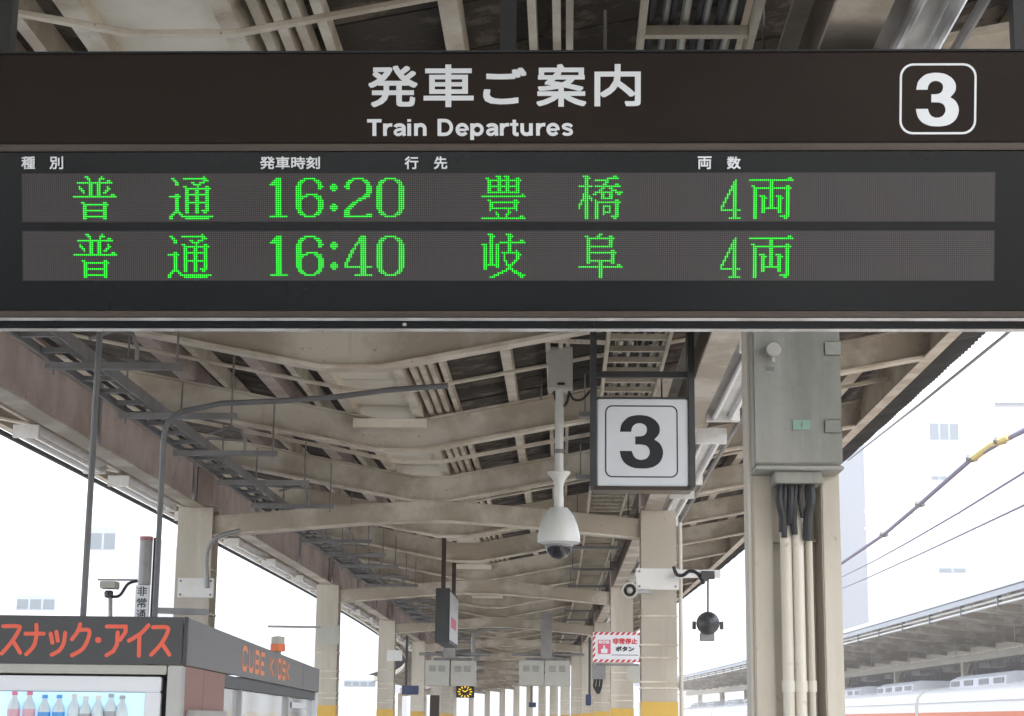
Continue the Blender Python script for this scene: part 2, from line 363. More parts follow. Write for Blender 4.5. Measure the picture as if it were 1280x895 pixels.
# gutter box on the near face of each beam, diagonal struts
gm = MB().box((-1.22, -.09, HB + .125), (-.80, -.048, HB + .175)).mesh('gutter_box', 'panel')
for y in beams_y[::2]: link('gutter_box', gm, canopy, (cdx(y), y, 0), cyaw(y))
dm = MB().bar([Vector((-.72, .15, hb(-.72) + .17)), Vector((.35, 1.3, hb(.35) + .17))], .02, .02).mesh('diagonal_strut', 'flange')
dm2 = MB().bar([Vector((-2.4, .15, hb(-2.4) + .17)), Vector((-1.3, 1.3, hb(-1.3) + .17))], .02, .02).mesh('diagonal_strut', 'flange')
for i, y in enumerate(beams_y): link('diagonal_strut', dm if i % 2 else dm2, canopy, (cdx(y), y, 0), cyaw(y))
# purlins along the canopy
def ypts(X, z, ya=-10, yb=YEND): return [cp(X, ya + (yb - ya) * i / 60, z) for i in range(61)]
for X, w, d, m in ((-4.0, .06, .08, 'beam'), (-3.5, .05, .08, 'beam'), (-3.0, .06, .08, 'girder'), (-2.18, .085, .09, 'girder'), (-1.95, .035, .06, 'flange'), (-1.62, .075, .08, 'girder'), (-1.42, .035, .06, 'flange'),
                   (-1.235, .06, .07, 'flange'), (-.845, .05, .07, 'flange'), (-.31, .05, .06, 'flange'), (-.10, .022, .05, 'flange'), (-.035, .022, .05, 'flange'), (.0, .02, .05, 'flange'),
                   (.5, .05, .07, 'flange'), (.95, .07, .08, 'beam'), (1.42, .06, .08, 'beam'), (1.85, .08, .09, 'beam')):
    MB().bar(ypts(X, hb(X) + .186 + (d + .03) / 2), w, d + .03).obj('purlin', m, canopy)
for X in (-.775, -.73, -.685, -.63): MB().bar(ypts(X, hb(X) + .225), .026, .05).obj('ceiling_batten', 'flange', canopy)
# ceiling boards: the nearer ones one by one, the far ones together
def board_mb(mb, xa, xb, y, w, mtx=None):
    za, zb = hb(xa) + .30, hb(xb) + .30
    v = [Vector(p) for p in ((xa, y, za), (xb, y, zb), (xb, y + w, zb), (xa, y + w, za), (xa, y, za + .015), (xb, y, zb + .015), (xb, y + w, zb + .015), (xa, y + w, za + .015))]
    if mtx: v = [mtx(p) for p in v]
    mb.add(v, [(0, 3, 2, 1), (4, 5, 6, 7), (0, 1, 5, 4), (1, 2, 6, 5), (2, 3, 7, 6), (3, 0, 4, 7)])
bmesh_var = []
PW = .175
for k in range(4):
    a = MB(); board_mb(a, XL + .06, -1.19, 0, PW - .006 - .003 * (k % 2)); b = MB(); board_mb(b, -.86, XR - .08, 0, PW - .005 - .004 * (k % 3 == 0))
    bmesh_var.append((a.mesh('ceiling_board', 'wood'), b.mesh('ceiling_board', 'wood')))
y = 1.5; k = 0
while y < 17.0:
    for s_ in (0, 1): link('ceiling_board', bmesh_var[random.randrange(4)][s_], canopy, (cdx(y), y, random.uniform(-.004, .004)))
    y += PW; k += 1
far = MB()
for ya, yb in ((-10, 1.5), (y, YEND)):
    yy = ya
    while yy < yb - .01:
        sh = random.uniform(-.004, .004); fn = lambda p: Vector((p.x + cdx(p.y), p.y, p.z + sh))
        board_mb(far, XL + .06, -1.19, yy, PW - .006, fn); board_mb(far, -.86, XR - .08, yy, PW - .006, fn); yy += PW
stuff(far.obj('far_ceiling_boards', 'wood', canopy))
pm = MB().box((-1.205, -.79, HB + .262), (-.87, -.008, HB + .275)).mesh('ceiling_panel', 'panel')
for y in beams_y:
    for q in (1, 2, 3): link('ceiling_panel', pm, canopy, (cdx(y + .80 * q), y + .80 * q, 0), cyaw(y))
# corrugated sheet above, wavy along the canopy
rs = MB(); n = int((YEND + 10) / .034); vs = []; fs = []
xs = [XL - .34, XC, XR + .02, XR + .56]
for i in range(n):
    yy = -10 + i * .034; wv = .017 * math.sin(i * math.pi / 1.45)
    for x in xs: vs.append((x + cdx(yy), yy, hb(x) + .345 + wv))
for i in range(n - 1):
    for j in range(3): fs.append((i * 4 + j, i * 4 + j + 1, i * 4 + 5 + j, i * 4 + 4 + j))
rs.add(vs, fs).obj('roof_sheet', 'sheet', canopy)
# eave channels
for X, sg in ((XL, 1), (XR - .1, -1)):
    z = hb(X); MB().sweep(ypts(X, z), [(-.012, .0), (.012, .0), (.012, .25), (-.012, .25)]).obj('eave_channel', 'flange', canopy)
    MB().bar(ypts(X + .03 * sg, z - .008), .07, .012).obj('eave_flange', 'flange', canopy)
MB().bar(ypts(XL - .05, hb(XL) - .02), .035, .03).obj('eave_gutter', 'sheet', canopy)
# longitudinal girders on the columns
COLX = (-2.60, .64); GIRX = (-2.60, .60); HCT = 3.032
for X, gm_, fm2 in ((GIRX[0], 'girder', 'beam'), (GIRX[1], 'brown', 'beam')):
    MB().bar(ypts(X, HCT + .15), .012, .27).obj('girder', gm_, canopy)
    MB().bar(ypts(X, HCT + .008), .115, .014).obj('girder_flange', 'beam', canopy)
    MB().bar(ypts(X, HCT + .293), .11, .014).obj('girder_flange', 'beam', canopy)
# columns: rolled H sections, straps, painted band
cm = MB(); cm.box((-.122, -.122, 0), (.122, -.106, HCT)); cm.box((-.122, .106, 0), (.122, .122, HCT)); cm.box((-.006, -.106, 0), (.006, .106, HCT))
for z in (.4, 1.9, 2.6): cm.box((-.118, -.105, z), (.118, .105, z + .01))
cme = cm.mesh('column', 'column')
nc = MB(); nc.box((-.122, -.122, 0), (-.066, .122, HCT)); nc.box((.070, -.122, 0), (.122, .122, HCT)); nc.box((-.066, .01, 0), (.070, .03, HCT))
for z in (1.2, 2.1): nc.box((-.0655, -.05, z), (.0695, .009, z + .008))
near_col = nc.mesh('column', 'column', bevel=.004)
cap = MB().box((-.125, -.15, HCT + .012), (-.013, .15, HCT + .28)).mesh('column_bracket', 'girder')
cap2 = MB().box((.013, -.15, HCT + .012), (.125, .15, HCT + .28)).mesh('column_bracket', 'girder')
bandm = MB().box((-.126, -.126, .9), (.126, .126, 1.725)).mesh('yellow_band', 'band')
strapm = MB().box((-.130, -.130, -.006), (.130, .130, .006)).mesh('strap', 'flange')
cols_y = [5.06, 12.36] + [12.36 + 7.222 * k for k in range(1, 17)] + [-2.1, -9.3]
for y in cols_y:
    for i, X in enumerate(COLX):
        c = link('column', cme if not (i == 1 and abs(y - 5.06) < .01) else near_col, canopy, (X + cdx(y), y, 0), cyaw(y))
        link('bracket', cap2 if i == 0 else cap, c)
        if y > 6:
            link('yellow_band', bandm, c)
            for z in (1.81, 1.86, 2.02, 2.10, 2.30): link('strap', strapm, c, (0, 0, z + random.uniform(-.01, .01)))
# bent tie beams between opposite columns
tp = [Vector((-2.52, 0, 2.93)), Vector((-1.5, 0, 3.02)), Vector((-1.1, 0, 3.045)), Vector((-.8, 0, 3.045)), Vector((-.4, 0, 3.02)), Vector((.56, 0, 2.93))]
tm = MB().bar(tp, .09, .13).mesh('tie_beam', 'beam')
tf = MB().bar([p - Vector((0, 0, .072)) for p in tp], .13, .01).mesh('tie_flange', 'flange')
for y in cols_y[:16]:
    t = link('tie_beam', tm, canopy, (cdx(y), y - .02, -.02), cyaw(y)); link('tie_flange', tf, t)

# ------------------------------------------------------------------ left cable tray on trapeze hangers
tray = thing('cable_tray', 'dark grey ladder cable tray on trapeze hangers under the left side of the canopy', 'cable tray')
HT = 1.6 + 1.40
MB().bar(ypts(-1.96, HT + .045, -2, 86), .010, .05).obj('side_rail', 'galv', tray)
MB().bar(ypts(-2.13, HT + .04, -2, 86), .010, .035).obj('side_rail', 'galv', tray)
rg = MB().box((-2.124, -.012, HT + .03), (-1.966, .012, HT + .05)).mesh('rung', 'galv')
yy = 4.5
while yy < 42:
    link('rung', rg, tray, (cdx(yy), yy, 0), cyaw(yy)); yy += .30
fr_ = MB()
while yy < 80: fr_.box((-2.124 + cdx(yy), yy - .012, HT + .03), (-1.966 + cdx(yy), yy + .012, HT + .05)); yy += .30
stuff(fr_.obj('far_rungs', 'galv', tray))
tz = MB().box((-2.14, -.02, HT - .015), (-1.575, .02, HT + .012)); tzm = tz.mesh('trapeze_bar', 'galv')
rodm = [MB().tube([Vector((x, 0, HT - .04)), Vector((x, 0, hb(x) + .1))], .005, 6).mesh('hanger_rod', 'galv') for x in (-2.11, -1.60)]
for k in range(-4, 44):
    y = 7.02 + 1.204 * k; b = link('trapeze_bar', tzm, tray, (cdx(y), y, 0), cyaw(y)); [link('hanger_rod', q_, b) for q_ in rodm]
cb = thing('cable_bundle', 'dark cables lying along the left ladder tray', 'cables')
for q, X in enumerate((-2.08, -2.045)):
    pts = [cp(X + .012 * math.sin(i * 1.3 + q * 2), -2 + i * 1.15, HT + .065 + .006 * math.sin(i * .9 + q)) for i in range(72)]
    MB().tube(pts, .009 + .002 * (q % 2), 6).obj('cable', ('black', 'conduit')[q % 2], cb)
# conduit drops from the tray over the girder to the lamps
for k in range(9):
    y = 6.6 + 2.44 * k
    pts = [(-1.95, HT + .10), (-1.86, HT + .13), (-1.80, HT + .11), (-1.78, HT + .04)]
    lab = ('nearest', 'second nearest', 'third nearest', 'fourth nearest', 'fifth nearest', 'sixth nearest')[k] if k < 6 else None
    o = MB().tube([cp(-2.48, y + .1, HCT - .03), cp(-2.48, y + .1, HCT + .30), cp(-2.45, y + .09, HCT + .36), cp(-2.38, y + .05, HCT + .38), cp(-2.12, y, HCT + .36)], .011, 8).obj('lamp_feed_conduit', 'conduit')
    tag(o, 'grey conduit from left cable tray down the girder, ' + (lab + ' of its row' if lab else 'far end of its row'), 'conduit', 'conduits dropping off the left cable tray')
    o = MB().tube([cp(-1.95, y + .35, HT + .10), cp(-1.84, y + .33, HT + .13), cp(-1.76, y + .3, HT + .11), cp(-1.735, y + .29, HT + .05), cp(-1.735, y + .29, HT)], .009, 8).obj('stub_conduit', 'conduit')
    tag(o, 'short hooked conduit stub beside the left cable tray, ' + (lab + ' of its row' if lab else 'far end of its row'), 'conduit', 'hooked stubs beside the left cable tray')

# ------------------------------------------------------------------ right ladder tray
trayr = thing('cable_ladder', 'ivory painted cable ladder running beside the platform number sign', 'cable tray')
HR = 1.6 + 1.60; XRa, XRb = .17, .43
for X in (XRa, XRb): MB().bar(ypts(X, HR, -2, 86), .014, .05).obj('side_rail', 'ladder', trayr)
rgr = MB().box((XRa + .008, -.013, -.012 + HR), (XRb - .008, .013, .012 + HR)).mesh('rung', 'ladder')
yy = 2.0
while yy < 46:
    link('rung', rgr, trayr, (cdx(yy), yy, 0), cyaw(yy)); yy += .243
fr_ = MB()
while yy < 80: fr_.box((XRa + .008 + cdx(yy), yy - .013, HR - .012), (XRb - .008 + cdx(yy), yy + .013, HR + .012)); yy += .243
stuff(fr_.obj('far_rungs', 'ladder', trayr))
tzr = MB().sweep([Vector((.06, 0, HR - .045)), Vector((.52, 0, HR - .045))], [(-.02, -.014), (.02, -.014), (.02, .014), (-.02, .014)]).mesh('trapeze_bar', 'galv')
rodr = [MB().tube([Vector((x, 0, HR - .06)), Vector((x, 0, hb(x) + .1))], .005, 6).mesh('hanger_rod', 'galv') for x in (.09, .49)]
for k in range(-2, 22):
    y = 4.22 + 2.407 * k; b = link('trapeze_bar', tzr, trayr, (cdx(y), y, 0), cyaw(y)); [link('hanger_rod', q_, b) for q_ in rodr]
cb2 = thing('cable_bundle', 'black and grey cables lying close together on the ivory ladder', 'cables')
for q in range(9):
    X = .195 + q * .026
    pts = [cp(X + .005 * math.sin(i * 1.1 + q * 2.3), -2 + i * 1.15, HR + .026 + .003 * math.sin(i + q)) for i in range(60)]
    MB().tube(pts, .0085 + .002 * ((q * 7) % 3 == 0), 6).obj('cable', ('black', 'conduit', 'black', 'boxlight')[(q * 5) % 4], cb2)

# ------------------------------------------------------------------ fluorescent lamps
def make_lamp():
    t = link('fluorescent_lamp', None); L = 1.72
    prof = [(-.075, .0), (-.075, .02), (-.035, .045), (.035, .045), (.075, .02), (.075, 0), (.068, 0), (.03, .035), (-.03, .035), (-.068, 0)]
    MB().sweep([Vector((0, .03, 0)), Vector((0, L - .03, 0))], [(-.08, .03), (-.03, .008), (.03, .008), (.08, .03), (.08, .045), (-.08, .045)]).obj('reflector', 'enamel', t)
    for y0, y1 in ((0, .03), (L - .03, L)): MB().box((-.085, y0, -.035), (.085, y1, .05)).obj('end_cap', 'enamel', t, .004)
    for x in (-.042, .042):
        o = MB().tube([Vector((x, .03, -.012)), Vector((x, L - .03, -.012))], .0155, 10).obj('tube', 'tube', t)
        for q_ in (.028, L - .055): MB().tube([Vector((x, q_, -.012)), Vector((x, q_ + .027, -.012))], .019, 10).obj('socket', 'whiteplastic', o)
    MB().box((-.02, .2, .045), (.02, L - .2, .075)).obj('mounting_rail', 'galv', t)
    return t
lamp = make_lamp(); used = False
ords = ('nearest', 'second nearest', 'third nearest', 'fourth nearest', 'fifth nearest', 'sixth nearest', 'seventh nearest', 'eighth nearest', 'ninth nearest', 'tenth nearest')
for side, X, z, ya, n0 in (('left', -3.47, 3.37, 11.05, 18), ('right', .775, 3.10, 2.19, 20)):
    for k in range(n0):
        y = ya + 2.407 * k
        o = lamp if not used else copy_tree(lamp); used = True
        o.location = cp(X, y, z); o.rotation_euler = (0, 0, cyaw(y)); 
        if side == 'left': l = 'white twin-tube lamp under the left eave, ' + (ords[k] + ' to the kiosk front in its row' if k < 10 else 'in the crowded far end of its row')
        elif k == 0: l = 'white twin-tube lamp seen above the departure board at upper right'
        elif k < 10: l = 'white twin-tube lamp along the right girder, ' + ords[k - 1] + ' below the departure board'
        else: l = 'white twin-tube lamp in the crowded far end of the right girder row'
        tag(o, l, 'lamp', 'fluorescent lamps under the ' + side + ' side of the canopy')
lr = thing('lamp_rail', 'thin dirty conduit rail carrying the lamps under the left eave', 'rail')
MB().bar(ypts(-3.47, 3.46, -2, 86), .03, .03).obj('rail_bar', 'beam', lr)
for k in range(24):
    y = 10.8 + 2.407 * k; MB().bar([cp(-3.47, y, 3.47), cp(-3.47, y, hb(-3.47) + .02)], .02, .01).obj('rail_bracket', 'galv', lr)
lrr = thing('lamp_rail', 'grey conduit rail running beside the lamps of the right girder', 'rail')
MB().tube(ypts(.90, 3.14, -2, 72), .013, 8).obj('rail_bar', 'conduit', lrr)
for k in range(26):
    y = 2.9 + 1.204 * k; MB().box((.80 + cdx(y), y, 3.15), (.91 + cdx(y), y + .03, 3.17)).obj('rail_bracket', 'galv', lrr)

# ------------------------------------------------------------------ departure board
DB = 3.7
bo = EYE + FW * DB
TILT = R(2.6); YB = .022
nrm = (-FW * math.cos(TILT) - UP * math.sin(TILT) * 1.0); nrm = (nrm - RT * YB * -1 * -1).normalized()   # faces the camera, right side a little nearer, top leaning away
bu = (RT - nrm * RT.dot(nrm)).normalized(); bv = nrm.cross(bu).normalized()
BM = frame_matrix(bo, bu, bv, nrm)
BI = BM.inverted()
def bp(px, py, dz=0):
    p = BI @ hit(px, py, bo + nrm * dz, nrm); return (p.x, p.y)
board = thing('departure_board', 'wide dark brown train departure board with two rows of green LED writing', 'departure board')
board.matrix_world = BM
uL, uR = -1.22, 1.22
def vy(py, px=640): return bp(px, py)[1]
def bbox(name, m, x0, x1, pt, pb, z0, z1, bevel=0): return B((x0, vy(pb), z0), (x1, vy(pt), z1), name, m, board, bevel)
bbox('header_panel', 'boardbrown', uL, uR, 66, 179, -.24, 0, .003)
bbox('lower_case', 'boardblack', uL, uR, 189.5, 388, -.24, -.004, .002)
bbox('divider_trim', 'boardtrim', uL, uR, 179.6, 188.4, -.20, .004, .002)
bbox('top_trim', 'boardblack', uL, uR, 63.0, 65.5, -.24, .004)
bbox('bottom_trim', 'boardtrim', uL, uR, 388.6, 397, -.20, .003, .002)
bbox('silver_trim', 'silver', uL, uR, 397.4, 401, -.20, .008, .002)
bbox('bottom_channel', 'boardblack', uL, uR, 401.2, 410.5, -.20, -.012, .002)
bbox('bottom_lip', 'silver', uL, uR, 410.8, 414.5, -.20, .004, .002)
# header lettering
def bt(body, x0, y0, x1, y1, bold, m='white', nm='lettering'):
    a = bp(x0, y1); b = bp(x1, y0); return text_obj(body, board, m, a[0], a[1], b[0] - a[0], b[1] - a[1], bold, nm)
for ch, x0, y0, x1, y1 in (('発', 460.5, 82, 522, 134), ('車', 529.5, 80.5, 592, 134), ('ご', 604, 84.5, 658, 130.5), ('案', 670.5, 80, 733, 133.5), ('内', 743, 80, 801, 133)):
    bt(ch, x0, y0, x1, y1, .0046 if ch == 'ご' else .0036)
s_cap = bp(640, 149)[1] - bp(640, 170)[1]
fl = Flat(); a = bp(459, 170); word = 'Train Departures'; x = 0; spans = []
for ch in word:
    x += .34 if ch == ' ' else letter(Flat(), ch, 0, 1)
tot = x; width = bp(717.5, 170)[0] - a[0]; sc = width / tot; x = a[0]
# letters keep their own height; the spacing is stretched to the measured width
for ch in word:
    adv = .34 if ch == ' ' else letter(fl, ch, x, s_cap, a[1], sc / s_cap * .97); x += adv * sc
o = fl.mb.obj('lettering', 'white', board, smooth=False)
for body, x0, x1 in (('種', 27, 44), ('別', 62, 79), ('発車時刻', 325, 400), ('行', 506, 523), ('先', 542.5, 559), ('両', 872, 889.5), ('数', 908.5, 926)):
    bt(body, x0, 195.5, x1, 211.5, .0012)
# platform number in a rounded frame
a = bp(1124, 168); b = bp(1221, 79); t_ = .0045
fl = Flat(); fl.ring(rrect(a[0], a[1], b[0], b[1], .028), rrect(a[0] + t_, a[1] + t_, b[0] - t_, b[1] - t_, .024)); fl.mb.obj('number_frame', 'white', board, smooth=False)
c0 = bp(1171.5, 124.5); hh = bp(1171, 91)[1] - bp(1171, 158)[1]
fl = Flat(); fl.poly([(c0[0] + x * hh, c0[1] + y * hh) for x, y in three_outline()]); fl.mb.obj('number', 'white', board, smooth=False)
# LED matrices
u0, u1 = bp(29, 280)[0], bp(1242, 280)[0]; NC, NR = 480, 24; PX = (u1 - u0) / NC
GL = {
'fu': ['6,7,14', '7,8,13-15', '8,13,17,18', '2-19', '8,9,12,13', '3,8,9,12,13,17', '3,4,8,9,12,13,17,18', '4,5,8,9,12,13,16,17', '5,8,9,12,13,15,16', '8,9,12,13,19,20', '0-21', '', '', '4,5,15,16', '5-15,16,17', '5,6,15,16', '5,6,15,16', '5-16', '5,6,15,16', '5,6,15,16', '5-16', '5,6,15,16'],
'tsu': ['17', '1,2,7-18', '2,3,17-19', '3,4,11,12,15-17', '3,4,12-15', '7,8,14,18,19', '8-20', '8,9,13,14,18,19', '8,9,13,14,18,19', '3,4,8-19', '0-5,8,9,13,14,18,19', '3,4,8,9,13,14,18,19', '3,4,8,9,13,14,18,19', '3,4,8-19', '3,4,8,9,13,14,18,19', '3,4,8,9,13,14,18,19', '3,4,8,9,13,14,18,19', '3,4,8,9,13,14,16-19', '2-5,8,9,13,14,17,18', '1,2,5,6', '0,1,6-21', '0,1,8-19'],
'1': ['3-5', '2-5', '1-5', '0-5'] + ['3-5'] * 15 + ['0-8'],
'6': ['4-9', '2-4,9-11', '1-3,10-12', '1,2,11,12', '0-2,11-13', '0-2,11,12', '0-2', '0-2', '0-2,5-10', '0-5,9-12', '0-3,10-12', '0-2,11-13', '0-2,11-13', '0-2,11-13', '0-2,11-13', '0-2,11-13', '1,2,11,12', '1-3,10-12', '2-4,9-11', '4-9'],
':': ['', '', '', '1,2', '0-3', '0-3', '1,2', '', '', '', '', '', '', '1,2', '0-3', '0-3', '1,2', '', '', ''],
'2': ['4-9', '2-4,9-11', '1-3,10-12', '1,2,11,12', '0-2,11-13', '1,2,11-13', '11-13', '11-13', '10-12', '9-12', '7-10', '6-8', '4-6', '3-5', '2-4', '1-3', '0-2', '0-2', '0-2,11-13', '0-13'],
'0': ['4-9', '2-4,9-11', '1-3,10-12', '1,2,11,12'] + ['0-2,11-13'] * 12 + ['1,2,11,12', '1-3,10-12', '2-4,9-11', '4-9'],
'4': ['8-10', '7-10', '7-10', '6-10', '5,6,8-10', '5,8-10', '4,5,8-10', '3,4,8-10', '3,4,8-10', '2,3,8-10', '2,3,8-10', '1,2,8-10', '1,2,8-10', '0,1,8-10', '0,1,8-10', '0-13', '8-10', '8-10', '8-10', '5-13'],
'toyo': ['7-9,11-13', '2,3,8,9,12,13,17,18', '3-19', '3,4,8,9,12,13,17,18', '3,4,8,9,12,13,17,18', '3-18', '3,4,8,9,12,13,17,18', '3,4,8,9,12,13,17,18', '3-18', '20', '0-21', '', '3,4,16,17', '4-18', '4,5,16,17', '4,5,16,17', '4-17', '4,13,17', '7,13,14', '7,8,12,13', '8,12,19,20', '0-21'],
'hashi': ['2-4,17,18', '3-5,14-19', '3,4,8-14', '3,4,13,14', '3,4,12,13,18,19', '0-6,8-20', '3,4,11,12,15,16', '3,4,10,11,16-18', '3,4,8-16,18-21', '2-4,7,8,11,12,15,16,19,20', '2-5,11,12,15,16', '2-6,11-16', '1-4,6,8,18,19', '1,3,4,8-20', '0,1,3,4,8,9,18,19', '0,3,4,8,9,12-15,18,19', '0,3,4,8,9,12,15,18,19', '3,4,8,9,12,15,18,19', '3,4,8,9,12-15,18,19', '3,4,8,9,12,18,19', '3,4,8,9,16-19', '3,4,8,9,17,18'],
'gi': ['3-5,12-14', '4-6,13-15', '4,5,13,14', '4,5,13,14,19,20', '4,5,9-21', '0-2,4,5,7,8,13,14', '1,2,4,5,7,8,13,14', '1,2,4,5,7,8,13,14', '1,2,4,5,7,8,13,14,17', '1,2,4,5,7,8,10-18', '1,2,4,5,7,8,11,17-19', '1,2,4,5,7,8,11,17,18', '1,2,4,5,7,8,11,17,18', '1,2,4,5,7,8,11,12,16,17', '1,2,4,5,7,8,12,15,16', '1-8,12-15', '1,2,7,8,13,14', '1,2,12-15', '10-12,15-17', '8-10,16-19', '6-8,18-21', '4-6,19,20'],
'fu2': ['10,11', '3,4,9,10,15,16', '4-17', '4,5,15,16', '4,5,15,16', '4,5,15,16', '4-16', '4,5', '4,5,16,17', '4-18', '4,5,16,17', '4,5,16,17', '4,5,16,17', '4-17', '4,5,10,11,16,17', '10,11,19,20', '0-21', '10,11', '10,11', '10,11', '10,11', '10,11'],
's4': ['7', '6,7', '6,7', '5-7', '5-7', '4-7', '4,6,7', '3,4,6,7', '3,6,7', '2,3,6,7', '2,6,7', '1,2,6,7', '1,6,7', '0,1,6,7', '0,6,7', '0-9', '6,7', '6,7', '6,7', '4-9'],
'ryo': ['19,20', '0-21', '10,11', '10,11', '1,2,10,11,18,19', '2-20', '2,3,10,11,18,19', '2,3,10,11,18,19', '2,3,10,11,18,19', '2,3,5-7,10,11,13-15,18,19', '2,3,6-8,10,11,14-16,18,19', '2,3,6,7,10,11,14,15,18,19', '2,3,6,7,10,11,14,15,18,19', '2,3,6,7,10,11,14,15,18,19', '2,3,6,7,10,11,14,15,18,19', '2,3,6-15,18,19', '2,3,6,7,14,15,18,19', '2,3,6,7,14,15,18,19', '2,3,18,19', '2,3,15-19', '2,3,17,18'],
}
def bits(s):
    out = []
    for t in s.split(','):
        if not t: continue
        if '-' in t: a_, b_ = t.split('-'); out += list(range(int(a_), int(b_) + 1))
        else: out.append(int(t))
    return out
D = lambda ch, px, r, off=0: (ch, px, r, off)
rows = ((216.8, 276.6, [D('fu', 93.4, 1), D('tsu', 211.7, 1), D('1', 338.9, 2), D('6', 338.9, 2, 13), D(':', 338.9, 2, 30), D('2', 338.9, 2, 37), D('0', 338.9, 2, 53), D('toyo', 602.4, 1), D('hashi', 724.1, 1), D('s4', 902.3, 3), D('ryo', 937.9, 2)]),
        (289.2, 350.2, [D('fu', 92.5, 1), D('tsu', 210.7, 1), D('1', 338.0, 2), D('6', 338.0, 2, 13), D(':', 338.0, 2, 30), D('4', 338.0, 2, 37), D('0', 338.0, 2, 53), D('gi', 602.2, 1), D('fu2', 723.9, 1), D('s4', 902.0, 3), D('ryo', 937.6, 2)]))
hexa = [(.40 * math.cos(R(60 * i + 30)), .40 * math.sin(R(60 * i + 30))) for i in range(6)]
for pt, pb, chars in rows:
    v1, v0 = vy(pt), vy(pb); PY = (v1 - v0) / NR
    scr = B((u0 - .003, v0 - .002, -.003), (u1 + .003, v1 + .002, .0005), 'led_screen', 'ledback', board)
    lit = set(); 
    for ch, px, r0, off in chars:
        c_ = round((bp(px, pt + 20)[0] - u0) / PX - .5) + off; mb = MB()
        for i, s_ in enumerate(GL[ch]):
            for b_ in bits(s_):
                lit.add((c_ + b_, r0 + i)); cx = u0 + (c_ + b_ + .5) * PX; cy = v1 - (r0 + i + .5) * PY
                mb.add([(cx + hx * PX, cy + hy * PY, .0022) for hx, hy in hexa] + [(cx + hx * PX, cy + hy * PY, .0006) for hx, hy in hexa], [(0, 1, 2, 3, 4, 5)] + [(i2, (i2 + 1) % 6, 6 + (i2 + 1) % 6, 6 + i2) for i2 in range(6)])
        mb.obj('lit_character', 'ledon', scr, smooth=False)
    off_ = MB()
    for i in range(NC):
        for j in range(NR):
            if (i, j) in lit: continue
            cx = u0 + (i + .5) * PX; cy = v1 - (j + .5) * PY; q = .36 * PX
            off_.add([(cx - q, cy - q, .0014), (cx + q, cy - q, .0014), (cx + q, cy + q, .0014), (cx - q, cy + q, .0014)], [(0, 1, 2, 3)])
    stuff(off_.obj('unlit_led_dots', 'ledoff', scr, smooth=False))
for px_ in (505,): MB().lathe([(0, .004), (.004, .003), (.005, 0)], 12, (bp(px_, 406)[0], bp(px_, 406)[1], -.012)).obj('screw', 'silver', board)
for px_, w_ in ((3, .022), (635, .017), (1276, .017)):
    p = hit(px_, 62, bo - nrm * .12, nrm)
    o = MB().box((p.x - w_, p.y - .02, p.z - .05), (p.x + w_, p.y + .02, hb(p.x) + .2)).xform(BI).obj('hanger_post', 'darkpost', board)

# ------------------------------------------------------------------ platform number sign
YS = S(5.0)
sg = thing('platform_number_sign', 'square white sign box with black number 3 hanging between two dark posts', 'sign')
a = at(746, 607, YS); b = at(860, 499, YS)
x0, x1, z0, z1 = a.x, b.x, a.z, b.z
B((x0, YS, z0), (x1, YS + .12, z1), 'sign_case', 'signwhite', sg, .004)
B((x0 - .012, YS - .005, z0 - .018), (x1 + .012, YS + .13, z0 - .002), 'bottom_trim', 'boardtrim', sg, .002)
B((x0 - .004, YS - .003, z1 + .001), (x1 + .004, YS + .125, z1 + .008), 'top_trim', 'darkpost', sg)
fl = Flat(); W = x1 - x0; H = z1 - z0; m_ = .029 * 1; 
fl.ring(rrect(.090 * W, .095 * H, .885 * W, .925 * H, .03), rrect(.090 * W + .0055, .095 * H + .0055, .885 * W - .0055, .925 * H - .0055, .025))
fm_ = frame_matrix(Vector((x0, YS, z0)), Vector((1, 0, 0)), Vector((0, 0, 1)), Vector((0, -1, 0)))
fl.mb.xform(fm_).obj('number_frame', 'ink', sg, smooth=False)
fl = Flat(); fl.poly([(W * .485 + x * H * .615, H * .505 + y * H * .615) for x, y in three_outline()]); fl.mb.xform(fm_).obj('number', 'ink', sg, smooth=False)
for xa in (x0 - .014, x1 + .014):
    B((xa - .0135, YS - .01, z0 - .004), (xa + .0135, YS + .13, 3.38), 'hanger_post', 'darkpost', sg, .002)
B((x0, YS + .03, z1 + .10), (x1, YS + .06, z1 + .125), 'cross_bar', 'darkpost', sg)

# ------------------------------------------------------------------ dome camera with its junction box
YD = S(6.0)
dc = thing('dome_camera', 'white dome security camera hanging on a thin white pole under a junction box', 'security camera')
c = at(698.5, 660, YD); cz = lambda py: at(698, py, YD).z
px2 = lambda w: w * (YD + .2) * .98 / 2200 
r_ = px2(26.5)
MB().lathe([(.02, cz(634)), (px2(11), cz(635)), (px2(19), cz(645)), (px2(24), cz(658)), (r_, cz(670)), (r_ * 1.0, cz(678)), (px2(16.5), cz(681)), (px2(16), cz(678))], 32, (c.x, YD, 0)).obj('housing', 'camwhite', dc)
rg_ = px2(16.5); zc = cz(682)
MB().lathe([(rg_ * math.cos(R(t)), zc - rg_ * math.sin(R(t)) * 1.02) for t in range(0, 91, 9)], 28, (c.x, YD, 0)).obj('dome_glass', 'glassdark', dc)
MB().lathe([(rg_ * 1.03, zc + .004), (rg_ * 1.06, zc - .003), (rg_ * 1.02, zc - .006)], 28, (c.x, YD, 0)).obj('dome_ring', 'silver', dc)
MB().lathe([(.024, cz(634)), (.022, cz(606)), (.030, cz(600)), (.056, cz(592)), (.056, cz(590)), (.02, cz(589))], 16, (c.x, YD, 0)).obj('neck', 'camwhite', dc)
MB().tube([Vector((c.x, YD, cz(600))), Vector((c.x, YD, cz(480)))], px2(5.5), 12).obj('pole', 'camwhite', dc)
